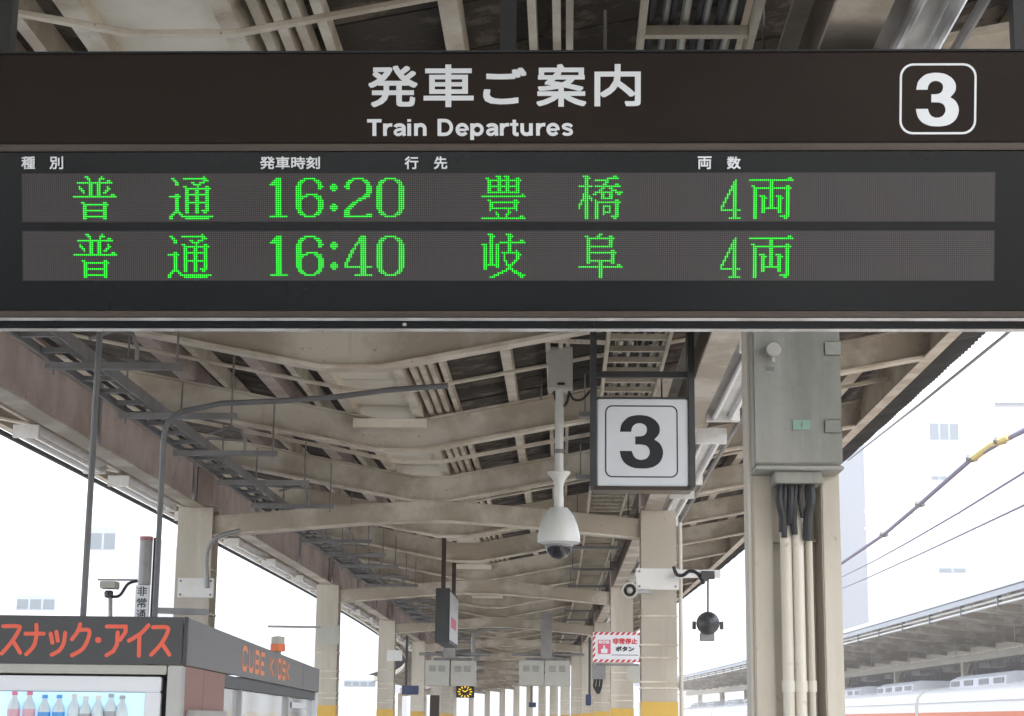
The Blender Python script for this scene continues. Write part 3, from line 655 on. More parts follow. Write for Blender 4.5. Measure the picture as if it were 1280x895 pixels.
MB().tube([Vector((c.x, YD, cz(567))), Vector((c.x, YD, cz(562)))], px2(7), 12).obj('pole_collar', 'galv', dc)
jb = at(700, 455, YD)
bx = MB().box((at(686, 450, YD).x, YD - .06, cz(488)), (at(716, 450, YD).x, YD + .06, cz(436))).obj('junction_box', 'boxlight', dc, .005)
B((at(697, 480, YD).x, YD - .064, cz(484)), (at(706, 480, YD).x, YD - .0605, cz(481)), 'box_label', 'ink', bx)
MB().box((at(684, 430, YD).x, YD - .03, cz(435)), (at(708, 430, YD).x, YD + .03, hb(0) + .1)).obj('mounting_arm', 'camwhite', dc)
o = MB().tube(catmull([at(693, 489, YD), at(695, 500, YD), at(701, 508, YD), at(708, 504, YD), at(712, 489, YD)], 5), .007, 8).obj('cable', 'black', dc)
o = MB().tube(catmull([at(711, 489, YD), at(717, 499, YD), at(728, 499, YD), at(738, 488, YD + .05)], 5), .006, 8).obj('cable', 'black', dc)

# ------------------------------------------------------------------ grey box, conduits and gear on the near right column
YC = 5.06; YF = 4.82
pc = thing('electrical_cabinet', 'tall grey steel cabinet mounted on the near right column with black cables below', 'cabinet')
ca = at(944.5, 588, YF); cb_ = at(1052, 588, YF)
bz = lambda py: at(1000, py, YF).z; bxx = lambda px, py=560: at(px, py, YF).x
cab = B((ca.x, YF, bz(583)), (cb_.x, YC - .125, 3.2), 'cabinet_body', 'box', pc, .004)
B((ca.x - .003, YF - .010, bz(580)), (cb_.x + .003, YF - .0015, 3.19), 'cabinet_door', 'box', pc, .003)
for py in (437, 534): 
    q = MB().box((bxx(1030, py), YF - .014, bz(py + 8)), (bxx(1051, py), YF - .0115, bz(py - 9))).obj('hinge', 'box', pc, .002)
B((bxx(991), YF - .013, bz(538)), (bxx(1013), YF - .0105, bz(526)), 'warning_sticker', 'green', pc)
B((bxx(1001.5), YF - .0145, bz(535)), (bxx(1003), YF - .0132, bz(529)), 'sticker_mark', 'box', pc)
B((ca.x - .002, YF - .02, bz(588)), (cb_.x + .004, YC - .125, bz(583.5)), 'bottom_flange', 'box', pc, .002)
B((bxx(969, 595), YF + .012, bz(603)), (bxx(1029, 595), YC - .13, bz(588.5)), 'duct_collar', 'box', pc, .003)
hh_ = at(967, 437, YF - .03)
k_ = MB().lathe([(0, -.012), (.019, -.010), (.021, 0), (.019, .008), (0, .008)], 20).xform(Matrix.Translation(hh_) @ Matrix.Rotation(R(90), 4, 'X')).obj('door_knob', 'boxlight', pc)
MB().box((hh_.x - .004, YF - .03, hh_.z - .035), (hh_.x + .004, YF - .022, hh_.z - .012)).obj('knob_lever', 'boxlight', pc)
MB().box((hh_.x - .02, YF - .012, hh_.z - .055), (hh_.x + .002, YF - .009, hh_.z - .045)).obj('keyhole_plate', 'galv', pc)
random.seed(3)
yk = YC - .19
for i, (pa, pb_, pe, w) in enumerate(((975, 978, 665, 5), (981, 980, 672, 4), (988, 987, 655, 5), (995, 992, 668, 4), (1001, 1003, 640, 3), (1012, 1010, 676, 6), (1008, 1012, 660, 3))):
    MB().tube(catmull([at(pa, 600, yk), at(pa + random.uniform(-2, 2), 625, yk - .01), at(pb_, 645, yk), at(pb_ + random.uniform(-2, 2), pe, yk + .01)], 4), w * .0021, 8).obj('cable', 'black', pc)
for pa, w, top in ((984, 7.5, 650), (999, 7.5, 640), (1013, 4.5, 650)):
    p = at(pa, 760, yk + .03); g_ = thing('vertical_conduit', {984: 'left of the three cream pipes running down the near right column', 999: 'middle of the three cream pipes running down the near right column', 1013: 'right and thinnest of the three cream pipes running down the near right column'}[pa], 'conduit', group='cream pipes on the near right column')
    zt = at(pa, top, yk + .03).z
    MB().tube([Vector((p.x, yk + .03, .02)), Vector((p.x, yk + .03, zt))], w * .00215, 14).obj('pipe', 'column', g_)
    for zz in (1.68, 2.35): MB().tube([Vector((p.x, yk + .03, zz)), Vector((p.x, yk + .03, zz + .03))], w * .00215 + .003, 14).obj('coupling', 'column', g_)
# small bracketed conduit left of the cabinet
o = MB().tube([Vector((.515 + .0, YC - .1, 1.0)), Vector((.515, YC - .1, 3.0))], .008, 8).obj('vertical_conduit', 'column'); tag(o, 'thin cream wire pipe on the left edge of the near right column', 'conduit')

# ------------------------------------------------------------------ poles and long conduit at left
def pole(px, py, Y, r, ztop, label, extra=None):
    p = at(px, py, Y); pts = [Vector((p.x, Y, 1.9)), Vector((p.x, Y, ztop))]
    if extra: pts += extra(p)
    o = MB().tube(pts, r, 10).obj('steel_pole', 'polem'); tag(o, label, 'pole'); return p
pole(108, 700, 6.36, .0115, 3.45, 'grey vertical pole rising behind the snack sign, nearer the left edge')
def bend(p):
    out = []
    zt = at(213, 512, 7.7).z
    for t in range(0, 91, 15): out.append(Vector((p.x + .12 - .12 * math.cos(R(t)), 7.7, zt - .12 + .12 * math.sin(R(t)))))
    e = at(560, 483, 7.75); out += [Vector((p.x + (e.x - p.x) * q, 7.7 + .05 * q, zt + (e.z - zt) * q + .008 * math.sin(q * 9))) for q in (.2, .4, .6, .8, 1)]
    return out
p = at(197, 700, 7.7); pts = [Vector((p.x, 7.7, 1.9))] + bend(p)
tag(MB().tube(pts, .0125, 10).obj('bent_conduit', 'polem'), 'grey conduit rising beside the emergency unit then bending right across the ceiling', 'conduit')
# short rods hanging from the ceiling
for k, (px, py, Y, dz, lab) in enumerate(((297, 440, 5.4, .30, 'upper left'), (500, 470, 5.9, .3, 'middle'), (676, 500, 6.6, .28, 'beside the camera pole'))):
    p = at(px, py, S(Y) + .1); o = MB().tube([p, p + Vector((.01, .05, dz))], .006, 6).obj('hanger_rod', 'galv'); tag(o, 'thin dark rod hanging from the ceiling, ' + lab + ' one', 'rod', 'loose ceiling hanger rods')

# ------------------------------------------------------------------ kiosk
d = ray(555, 900); KY = math.atan2(-d.x, d.y)
kc = at(231, 831, 6.2); KZ0 = kc.z; 
kx = Vector((math.cos(KY), math.sin(KY), 0)); ky = Vector((-math.sin(KY), math.cos(KY), 0))
kiosk = thing('kiosk', 'charcoal station kiosk with coral snack and ice cream lettering and glazed side', 'kiosk', (kc.x, kc.y, 0), KY)
KI = (Matrix.Translation((kc.x, kc.y, 0)) @ Matrix.Rotation(KY, 4, 'Z')).inverted()
def kf(px, py, off=0): q = KI @ hit(px, py, Vector((kc.x, kc.y, 0)) - ky * off, ky); return q.x, q.z       # on the front
def ks(px, py, off=0): q = KI @ hit(px, py, Vector((kc.x, kc.y, 0)) + kx * off, kx); return q.y, q.z       # on the side
KZ1 = kf(231, 771.5)[1]; KD = ks(399, 845)[0]; KW = 2.6
B((-KW, 0, KZ0), (-.012, .012, KZ1), 'front_sign_band', 'kgrey', kiosk, .002)
B((-.010, .003, KZ0 - .001), (.003, .04, KZ1 + .002), 'corner_trim', 'darkpost', kiosk, .002)
B((-.012, .041, KZ0), (0, KD * .78, KZ1), 'side_sign_band', 'kside', kiosk, .002)
B((-.012, KD * .78 + .01, KZ0), (0, KD, KZ1), 'side_sign_band', 'kside', kiosk, .002)
B((-KW, .045, KZ1 - .05), (-.02, KD, KZ1 - .02), 'roof', 'kside', kiosk)
B((-KW, KD - .02, 0), (-.02, KD, KZ1 - .06), 'rear_wall', 'boxlight', kiosk)
B((-KW, .9, 0), (-.03, .93, KZ0 - .01), 'inner_wall', 'boxlight', kiosk)
# front: strip, post, cooler
z842 = kf(100, 842)[1]
B((-KW, .01, z842), (kf(207, 850)[0], .05, KZ0 - .003), 'head_strip', 'boxlight', kiosk, .002)
B((kf(208, 860)[0], .006, 0), (-.006, .07, KZ0 - .003), 'corner_post', 'steel', kiosk, .004)
cool = B((-KW, .05, 0), (kf(206, 850)[0], .8, z842 - .012), 'cooler_case', 'black', kiosk, .01)
cz1 = kf(100, 845)[1]; cx1 = kf(201, 850)[0]; cz2 = kf(100, 864)[1]; cx2 = kf(180, 870)[0]
B((-KW, .012, cz2), (cx1, .048, cz1), 'cooler_header', 'kwhite', kiosk, .004)
B((cx2, .013, 0), (cx1, .048, cz2 - .001), 'cooler_frame', 'kwhite', kiosk, .003)
B((-KW, .043, 0), (cx2 - .002, .048, cz2 - .002), 'lit_interior', 'kglow', kiosk)
def bottle(px, cap, body, lab, h0=.0):
    x, z = kf(px, 864 + h0); t = thing('drink_bottle', lab, 'bottle', group='drinks in the lit kiosk cooler'); t.matrix_world = Matrix.Translation((kc.x, kc.y, 0)) @ Matrix.Rotation(KY, 4, 'Z') @ Matrix.Translation((x, .02, z))
    MB().lathe([(0, 0), (.010, -.001), (.0105, -.013), (0, -.013)], 12).obj('cap', cap, t)
    MB().lathe([(.008, -.013), (.009, -.022), (.019, -.042), (.0215, -.055), (.0215, -.20), (0, -.20)], 14).obj('body', 'clearb', t)
    MB().lathe([(.022, -.060), (.022, -.13)], 14).obj('drink_label', body, t)
bottle(17, 'pink', 'palepink', 'pink-capped clear bottle, leftmost in the kiosk cooler')
bottle(36, 'pink', 'palepink', 'pink-capped clear bottle, right one of the pink-capped pair')
bottle(55, 'blue', 'blue', 'blue-capped bottle with blue label next to the pink-capped ones', 4)
bottle(73, 'blue', 'blue', 'blue-capped bottle with blue label, rightmost blue one', 4)
bottle(92, 'whiteplastic', 'clearb', 'pale bottle with white cap right of the blue bottles', 3); bottle(106, 'whiteplastic', 'bluegrey', 'pale blue bottle with white cap in the cooler middle', 6)
bottle(122, 'whiteplastic', 'clearb', 'clear bottle with white cap, third from the cooler right end', 5); bottle(138, 'bluegrey', 'bluegrey', 'grey-blue capped bottle, second from the cooler right end', 3); bottle(152, 'bluegrey', 'clearb', 'grey-blue capped clear bottle, rightmost in the cooler', 5)
# katakana strokes, from measured positions on the sign (5.333 px per px)
KS = [[[(22, 68), (120, 68), (128, 90), (80, 170), (12, 250)], [(90, 170), (135, 245)]],
      [[(170, 118), (292, 118)], [(243, 58), (243, 130), (225, 200), (175, 255)]],
      [[(338, 118), (350, 178)], [(376, 105), (386, 165)], [(435, 112), (425, 180), (395, 230), (345, 258)]],
      [[(535, 55), (520, 100), (480, 155)], [(520, 95), (592, 95), (588, 150), (550, 220), (480, 262)]],
      [[(712, 70), (838, 70), (838, 105), (800, 160)], [(785, 110), (780, 190), (755, 235), (710, 262)]],
      [[(990, 62), (940, 115), (860, 165)], [(930, 125), (926, 265)]],
      [[(1020, 75), (1110, 75), (1118, 105), (1075, 185), (1008, 258)], [(1078, 180), (1130, 258)]]]
fw = (kf(5, 800)[0] - kf(0, 800)[0]); FM = frame_matrix(Vector((0, -.0005, 0)), Vector((1, 0, 0)), Vector((0, 0, 1)), Vector((0, -1, 0)))
for chs in KS:
    fl = Flat()
    for s_ in chs: fl.stroke([kf(x / 5.333, 770 + y / 5.333) for x, y in (catmull(s_, 4) if len(s_) > 2 and chs is not KS[4] else s_)], fw * 1.0, True)
    fl.mb.xform(FM).obj('lettering', 'kred', kiosk, smooth=False)
fl = Flat(); fl.poly(disc_pts(kf(655 / 5.333, 770 + 160 / 5.333), fw * .78)); fl.mb.xform(FM).obj('lettering', 'kred', kiosk, smooth=False)
# side: lettering, panels, glazing
SM = frame_matrix(Vector((.0005, 0, 0)), Vector((0, 1, 0)), Vector((0, 0, 1)), Vector((1, 0, 0)))
ya_, za_ = ks(303, 830); yb_, zb_ = ks(364, 845); zl = KZ0 + .22 * (KZ1 - KZ0); zh = KZ0 + .78 * (KZ1 - KZ0)
adv = (yb_ - ya_) / 9.6; x = ya_; fl = Flat()
for ch in 'CUBE KIOSK':
    if ch == ' ': x += adv * .75; continue
    w = adv * (.66 if ch != 'I' else .3); square_letter(fl, ch, x, zl, w, zh - zl, (zh - zl) * .245); x += adv * (1.0 if ch != 'I' else .62)
fl.mb.xform(SM).obj('lettering', 'korange', kiosk, smooth=False)
yb1 = ks(257, 860)[0]; yb2 = ks(283, 860)[0]
B((-.03, .072, 0), (-.008, yb1 - .004, KZ0 - .003), 'side_panel', 'kbrown', kiosk, .001); B((-.03, yb1, 0), (-.008, yb2, KZ0 - .003), 'side_panel', 'kbrown', kiosk, .001)
mb_ = B((-.007, ks(234, 888)[0] + .02, ks(240, 902)[1]), (.03, ks(275, 890)[0], ks(240, 888)[1]), 'mail_slot_box', 'steel', kiosk, .004)
zg = ks(285, 859)[1]
B((-.05, yb2 + .01, zg), (-.02, KD - .1, KZ0 - .003), 'door_head', 'dark', kiosk)
ym = [yb2 + .01] + [ks(px, 870)[0] for px in (307, 365)] + [KD - .12]
for i in range(3):
    B((-.045, ym[i] + .05, .1), (-.040, ym[i + 1], zg - .002), 'glass_pane', 'glass', kiosk)
    B((-.06, ym[i], .05), (-.02, ym[i] + .048, zg - .001), 'mullion', 'steel', kiosk, .002)
B((-.07, KD - .11, 0), (-.005, KD - .02, KZ0 - .003), 'door_post', 'kwhite', kiosk, .003)
B((-.035, ks(372, 870)[0], ks(372, 885)[1]), (-.030, ks(388, 870)[0], zg - .03), 'poster', 'kwhite', kiosk)
# beacon on the roof
yl_ = ks(347, 806)[0] + .35; q = at(347, 813, (Vector((kc.x, kc.y, 0)) + ky * yl_).y); t = thing('warning_beacon', 'small orange and white beacon standing on the kiosk roof', 'beacon', q)
MB().lathe([(0, -.005), (.042, -.005), (.042, .035), (0, .035)], 16).obj('lens', 'beacon', t); MB().tube([Vector((0, 0, -.006)), Vector((0, 0, KZ1 - .04 - q.z))], .02, 8).obj('stem', 'conduit', t); MB().lathe([(.038, .036), (.038, .075), (0, .08)], 16).obj('cap', 'boxlight', t)
o = MB().bar([at(335, 783, S(12)), at(400, 784, S(12))], .05, .02).obj('bracket_arm', 'conduit'); tag(o, 'grey bracket arm reaching left from the second left column above the kiosk', 'bracket')
# emergency call unit and small camera behind the sign
YE = S(7.0); E_ = lambda px, py: at(px, py, YE)
t = thing('emergency_call_unit', 'tall grey emergency telephone unit with red top and white vertical sign', 'emergency unit')
a = E_(172.5, 731); b = E_(188, 731); b.z = E_(180, 676).z
MB().tube([Vector(((a.x + b.x) / 2, YE, a.z)), Vector(((a.x + b.x) / 2, YE, b.z))], (b.x - a.x) / 2, 14).obj('lamp_cylinder', 'conduit', t)
MB().tube([Vector(((a.x + b.x) / 2, YE, b.z + .001)), Vector(((a.x + b.x) / 2, YE, E_(180, 671).z))], (b.x - a.x) / 2 + .002, 14).obj('red_cap', 'pinkcap', t)
B((E_(188.5, 700).x, YE + .05, 1.2), (E_(196, 700).x, YE + .09, E_(190, 671).z), 'back_post', 'darkpost', t)
a = E_(171.5, 732); b = E_(188, 732); a.z = E_(180, 772).z; B((a.x, YE - .03, a.z - .1), (b.x, YE, b.z), 'sign_plate', 'kwhite', t, .002)
for i, ch in enumerate('非常通'):
    o = text_obj(ch, t, 'ink', 0, 0, (b.x - a.x) * .72, (b.x - a.x) * .72, .002)
    o.matrix_world = frame_matrix(Vector((a.x + (b.x - a.x) * .14, YE - .031, b.z - (i + .95) * (b.x - a.x) * .86)), Vector((1, 0, 0)), Vector((0, 0, 1)), Vector((0, -1, 0)))
t = thing('small_camera', 'small grey boxed camera on a short stalk behind the snack sign', 'camera')
YV = S(6.6); V_ = lambda px, py: at(px, py, YV)
a = V_(127, 736); b = V_(147, 727); B((a.x, YV - .05, a.z), (b.x, YV + .05, b.z), 'camera_body', 'boxlight', t, .004)
MB().lathe([(.0, -.03), (.022, -.025), (.026, 0), (.02, .012), (0, .014)], 14, tuple(V_(136, 741))).obj('swivel', 'darkpost', t)
MB().tube([V_(138, 742), V_(138, 790)], .012, 8).obj('stalk', 'conduit', t)
MB().tube([V_(122, 724.5), V_(172, 725)], .005, 6).obj('arm', 'conduit', t)
MB().tube(catmull([V_(140, 746), V_(150, 744), V_(160, 730), V_(172, 726)], 5), .008, 8).obj('cable', 'black', t)

# ------------------------------------------------------------------ plates, straps and signs on the columns
def plate(px0, py0, px1, py1, Y, lab, m='whiteplastic', bolts=True, d=.02):
    a = at(px0, py1, Y); b = at(px1, py0, Y); t = thing('column_plate', lab, 'plate', group='blank plates strapped to columns')
    B((a.x, Y - d, a.z), (b.x, Y, b.z), 'plate', m, t, .002)
    if bolts:
        for fx in (.08, .92):
            for fz in (.15, .85):
                MB().lathe([(0, -.006), (.007, -.005), (.008, 0)], 8).xform(Matrix.Translation((a.x + (b.x - a.x) * fx, Y - d, a.z + (b.z - a.z) * fz)) @ Matrix.Rotation(R(-90), 4, 'X')).obj('bolt', 'galv', t)
plate(222, 723, 268, 747, S(8.22), 'blank white bolted plate on the nearest left column above the kiosk')
plate(795, 711, 848.5, 737, S(8.22), 'blank white bolted plate on the right column behind the horn speaker')
plate(397, 782, 425, 805, S(13.28), 'pale blue-grey plate on the second left column', 'boxlight', False)
plate(484, 813, 503, 826, S(18.3), 'pale plate on the third left column', 'whiteplastic', False)
o = MB().bar([at(190, 763, S(8.2)), at(262, 765, S(8.2))], .03, .04).obj('strap_bar', 'galv'); tag(o, 'grey strap bar across the nearest left column just above the kiosk', 'bracket')
# cables on the left column
o = MB().tube(catmull([at(259, 735, S(8.2)), at(258, 700, S(8.2)), at(262, 682, S(8.2)), at(275, 670, S(8.2)), at(300, 663, S(8.25))], 5), .016, 8).obj('curved_conduit', 'conduit'); tag(o, 'thick curved conduit turning from the nearest left column onto the tie beam', 'conduit')
# side pipe on the right second column
o = MB().tube([cp(.79, 12.25, .5), cp(.79, 12.25, 2.95)], .014, 8).obj('vertical_conduit', 'column'); tag(o, 'cream pipe on the right edge of the second right column', 'conduit')
# horn speaker
t = thing('horn_speaker', 'round grey horn speaker beside the second right column', 'speaker')
hp = at(787, 738, S(8.1)); rr = 10.5 * 11.9 * .98 / 2200
hm = Matrix.Translation(hp) @ Matrix.Rotation(R(90), 4, 'X')
MB().lathe([(rr * .72, .010), (rr * .78, .03), (rr * .95, .03), (rr, .015), (rr * .9, 0), (rr * .45, -.06), (rr * .4, -.12), (0, -.12)], 24).xform(hm).obj('horn', 'boxlight', t)
MB().lathe([(rr * .78, .012), (rr * .6, -.01), (rr * .45, -.03), (0, -.035)], 24).xform(hm).obj('horn_throat', 'galv', t)
MB().lathe([(rr * .36, -.02), (rr * .38, .015), (rr * .2, .025), (0, .026)], 18).xform(hm).obj('centre_cone', 'boxlight', t)
MB().bar([hp + Vector((0, .1, 0)), hp + Vector((.15, .16, 0))], .03, .02).obj('bracket', 'galv', t)
# bracket arm with hanging signal lamp
t = thing('hanging_signal_lamp', 'dark round hooded signal lamp hanging on a rod right of the second right column', 'signal lamp')
YQ = S(8.15); Q = lambda px, py: at(px, py, YQ)
MB().box((Q(848, 715).x, YQ, Q(848, 722).z), (Q(901, 715).x, YQ + .03, Q(848, 712).z)).obj('arm', 'whiteplastic', t)
MB().box((Q(876, 715).x, YQ - .03, Q(874, 724).z), (Q(893, 715).x, YQ + .01, Q(874, 714).z)).obj('clamp', 'darkpost', t, .003)
MB().tube([Q(885, 722), Q(885, 768)], .008, 8).obj('rod', 'galv', t)
MB().tube(catmull([Q(842, 708), Q(846, 718), Q(854, 719), Q(862, 714), Q(872, 717), Q(880, 730)], 5), .012, 8).obj('cable', 'black', t)
cq = Q(885, 779); rq = 14 * .0054
MB().lathe([(0, .13), (rq * .45, .12), (rq * .8, .07), (rq, .02), (rq, -.03), (rq * .86, -.04), (rq * .8, .03), (0, .04)], 20).xform(Matrix.Translation(cq) @ Matrix.Rotation(R(90), 4, 'X')).obj('lamp_housing', 'darkpost', t)
MB().lathe([(0, -.01), (rq * .7, 0), (rq * .82, .02)], 20).xform(Matrix.Translation(cq) @ Matrix.Rotation(R(90), 4, 'X')).obj('lens', 'galv', t)
MB().box((cq.x - rq * .7, YQ - .01, cq.z - rq * 1.55), (cq.x + rq * .55, YQ + .05, cq.z - rq * .8)).obj('base_box', 'galv', t, .004)
for s_ in (-1, 1): MB().box((cq.x + s_ * rq * 1.2 - .012, YQ, cq.z - .04), (cq.x + s_ * rq * 1.2 + .012, YQ + .03, cq.z + .012)).obj('wing_nut', 'darkpost', t, .003)

# SOS emergency stop sign
YO = S(11.6); O_ = lambda px, py: at(px, py, YO)
a = O_(741, 827.5); b = O_(803, 790.5); W = b.x - a.x; H = b.z - a.z
t = thing('emergency_stop_sign', 'white emergency stop button sign with red and white striped border', 'sign')
B((a.x, YO, a.z), (b.x, YO + .03, b.z), 'sign_plate', 'kwhite', t, .002)
fm_ = frame_matrix(Vector((a.x, YO - .0005, a.z)), Vector((1, 0, 0)), Vector((0, 0, 1)), Vector((0, -1, 0)))
fl = Flat(); bw = .07 * W; n = 9; sl = W / n
for i in range(n):
    for y_ in (0, H - bw * .8):
        x_ = i * sl; fl.poly([(x_, y_), (x_ + sl * .55, y_), (min(W, x_ + sl), y_ + bw * .8), (x_ + sl * .45, y_ + bw * .8)])
for i in range(4):
    for x_ in (0, W - bw * .7):
        y_ = bw + i * (H - 2 * bw) / 4; fl.poly([(x_, y_), (x_ + bw * .7, y_ + .03), (x_ + bw * .7, y_ + .03 + (H - 2 * bw) / 8), (x_, y_ + (H - 2 * bw) / 8)])
fl.mb.xform(fm_).obj('striped_border', 'sosred', t, smooth=False)
fl = Flat(); fl.poly([(W * .10, H * .27), (W * .36, H * .27), (W * .36, H * .74), (W * .10, H * .74)]); fl.mb.xform(fm_).obj('button_symbol', 'sospink', t, smooth=False)
fl = Flat(); z_ = .0012
fl.poly([(W * .17, H * .30), (W * .29, H * .30), (W * .30, H * .43), (W * .25, H * .46), (W * .245, H * .56), (W * .215, H * .56), (W * .21, H * .46), (W * .16, H * .42)], z_)
for i, ch in enumerate('SOS'): square_letter(fl, ch, W * (.125 + i * .075), H * .63, W * .05, H * .075, W * .018)
fl.mb.xform(frame_matrix(Vector((a.x, YO - .0017, a.z)), Vector((1, 0, 0)), Vector((0, 0, 1)), Vector((0, -1, 0)))).obj('symbol_print', 'kwhite', t, smooth=False)
for body, m, fx0, fy0, fw_, fh in (('非常停止', 'sosred', .40, .60, .50, .20), ('ボタン', 'ink', .46, .36, .37, .17)):
    o = text_obj(body, t, m, W * fx0, H * fy0, W * fw_, H * fh, .006); o.data.transform(fm_)
fl = Flat(); fl.poly([(W * .38, H * .23), (W * .92, H * .23), (W * .92, H * .25), (W * .38, H * .25)]); fl.mb.xform(fm_).obj('small_print_line', 'ink', t, smooth=False)
B((O_(745, 829).x, YO + .01, O_(745, 832).z), (O_(798, 829).x, YO + .05, O_(745, 829).z), 'support_bar', 'galv', t)
# junction box on the third right column below it
t = thing('junction_box', 'grey box with drooping black cables on the right column under the emergency stop sign', 'junction box')
YJ = S(17.9); J = lambda px, py: at(px, py, YJ)
B((J(740, 850).x, YJ, J(740, 849).z), (J(757, 850).x, YJ + .12, J(740, 829).z), 'box_body', 'conduit', t, .004)
for px in (744, 748, 752): MB().tube(catmull([J(px, 849), J(px - 1, 858), J(748, 867)], 4), .02, 8).obj('cable', 'black', t)

# double-sided hanging sign seen edge-on, on two brown posts
t = thing('hanging_sign', 'slim dark hanging sign box seen edge-on below two thin brown posts', 'sign')
YH = S(11.5); Hh = lambda px, py, Y=YH: at(px, py, Y)
a = Hh(543.5, 803); b = Hh(562, 735)
B((a.x, YH, a.z), (b.x, YH + 1.3, b.z), 'sign_box', 'darkpost', t, .005)
B((b.x + .001, YH + .04, a.z + .03), (b.x + .006, YH + 1.26, b.z - .03), 'lit_face', 'signwhite', t)
B((b.x + .0065, YH + .2, a.z + .15), (b.x + .008, YH + .95, a.z + .25), 'red_print', 'sospink', t)
B((b.x - .004, YH - .004, a.z), (b.x + .004, YH - .0005, b.z), 'edge_seam', 'ink', t)
for Y, px, py in ((YH + .02, 554, 735), (YH + 1.15, 567, 740)):
    p = Hh(px, py, Y); MB().box((p.x - .02, Y, b.z), (p.x + .02, Y + .04, 3.4)).obj('hanger_post', 'brownpost', t)
p = Hh(540, 655); MB().box((Hh(526, 655).x, YH + .02, 3.36), (Hh(556, 655).x, YH + .2, 3.39)).obj('top_plate', 'darkpost', t)

# twin grey hanging cabinets
def twin(px0, px1, py0, py1, Y, lab, stem):
    Y = S(Y); a = at(px0, py1, Y); b = at(px1, py0, Y); t = thing('hanging_cabinet', lab, 'cabinet', group='pairs of pale cabinets hung over the platform'); xm = (a.x + b.x) / 2
    for x0_, x1_ in ((a.x, xm - .006), (xm + .006, b.x)):
        c_ = B((x0_, Y, a.z), (x1_, Y + .35, b.z), 'cabinet_body', 'boxlight', t, .006)
        for f_ in (.3, .68):
            for r_2 in range(5):
                xc_ = x0_ + (x1_ - x0_) * f_; zc_ = b.z - (b.z - a.z) * (.22 + r_2 * .05)
                MB().box((xc_ - .045, Y - .003, zc_ - .004), (xc_ + .045, Y - .0005, zc_ + .004)).obj('vent_slot', 'galv', c_)
    B((a.x + .1, Y + .1, b.z + .002), (b.x - .05, Y + .25, b.z + .04), 'support_channel', 'galv', t)
    p = at(stem, 800, Y + .15); MB().box((p.x - .08, Y + .1, b.z + .04), (p.x + .08, Y + .22, 3.1)).obj('stem', 'conduit', t)
    o = MB().tube([Vector((a.x - .1, Y + .2, b.z + .09)), Vector((b.x + .2, Y + .2, b.z + .09))], .02, 8).obj('pipe', 'conduit', t)
    return a, b
a, b = twin(531, 594, 826, 857, 16.2, 'pair of pale cabinets hanging above the amber clock', 562)
twin(648, 713, 826, 857, 17.5, 'pair of pale cabinets hanging right of the clock, next to the right columns', 683)
t = thing('led_clock', 'small black clock with amber LED dial under the left pair of cabinets', 'clock')
YK = S(16.3); K_ = lambda px, py: at(px, py, YK); a = K_(570, 872); b = K_(592.5, 857.5)
B((a.x, YK, a.z), (b.x, YK + .12, b.z), 'clock_case', 'black', t, .004); cx_, cz_ = (a.x + b.x) / 2, (a.z + b.z) / 2; am_ = MB()
for i in range(12):
    tt = R(30 * i); 
    for rr_ in (.055, .068): am_.box((cx_ + rr_ * 1.3 * math.sin(tt) - .007, YK - .003, cz_ + rr_ * math.cos(tt) - .006), (cx_ + rr_ * 1.3 * math.sin(tt) + .007, YK - .0005, cz_ + rr_ * math.cos(tt) + .006))
for q in range(5): am_.box((cx_ + q * .009 - .005, YK - .003, cz_ + q * .006 - .005), (cx_ + q * .009 + .005, YK - .0005, cz_ + q * .006 + .005)); am_.box((cx_ - q * .008 - .005, YK - .003, cz_ + q * .004 - .005), (cx_ - q * .008 + .005, YK - .0005, cz_ + q * .004 + .005))
am_.obj('lit_dial', 'amber', t, smooth=False)
o = MB().tube(catmull([at(593, 840, S(19)), at(592, 800, S(19)), at(600, 788, S(19)), at(640, 784, S(19)), at(700, 786, S(19))], 6), .035, 8).obj('curved_conduit', 'conduit'); tag(o, 'grey conduit arching over the platform beyond the pair of cabinets', 'conduit')
for px0, px1, py0, py1, Y, lab, m in ((502, 523, 857, 868, 22, 'small navy hanging sign between the left columns', 'navy'), (661, 670, 878, 884, 40, 'tiny blue sign far down the platform', 'navy'), (732, 739, 868, 882, 22, 'round-cornered dark sign with red edge beside a right column', 'navy')):
    Y = S(Y); a = at(px0, py1, Y); b = at(px1, py0, Y); t = thing('hanging_sign', lab, 'sign'); B((a.x, Y, a.z), (b.x, Y + .12, b.z), 'sign_box', m, t, .01); B((a.x + .05, Y + .04, b.z), (a.x + .09, Y + .08, 3.1), 'hanger_post', 'darkpost', t)
YN = S(15); a = at(537, 895, YN); b = at(549, 869, YN); t = thing('notice_board', 'narrow dark notice board standing under the cabinets', 'notice board'); B((a.x, YN, .3), (b.x, YN + .08, b.z), 'board_panel', 'brownpost', t, .004)
t = thing('round_mirror', 'round grey-rimmed mirror between right columns below the emergency stop sign', 'mirror'); p = at(795, 842, S(12.5))
MB().lathe([(0, .0), (.085, -.004), (.095, -.012), (.1, .0), (.1, .02), (0, .02)], 20).xform(Matrix.Translation(p) @ Matrix.Rotation(R(90), 4, 'X')).obj('mirror_face', 'boxlight', t)
MB().bar([p + Vector((.08, .03, 0)), p + Vector((.3, .03, .02))], .03, .03).obj('arm', 'galv', t)
t = thing('number_plate', 'small white plate with black 10 between the right columns', 'sign'); YP = S(22); a = at(755, 879, YP); b = at(768, 866, YP)
B((a.x, YP, a.z), (b.x, YP + .02, b.z), 'plate', 'kwhite', t)
o = text_obj('10', t, 'ink', 0, 0, (b.x - a.x) * .9, (b.z - a.z) * .75, .01); o.data.transform(frame_matrix(Vector((a.x, YP - .005, a.z + .02)), Vector((1, 0, 0)), Vector((0, 0, 1)), Vector((0, -1, 0))))

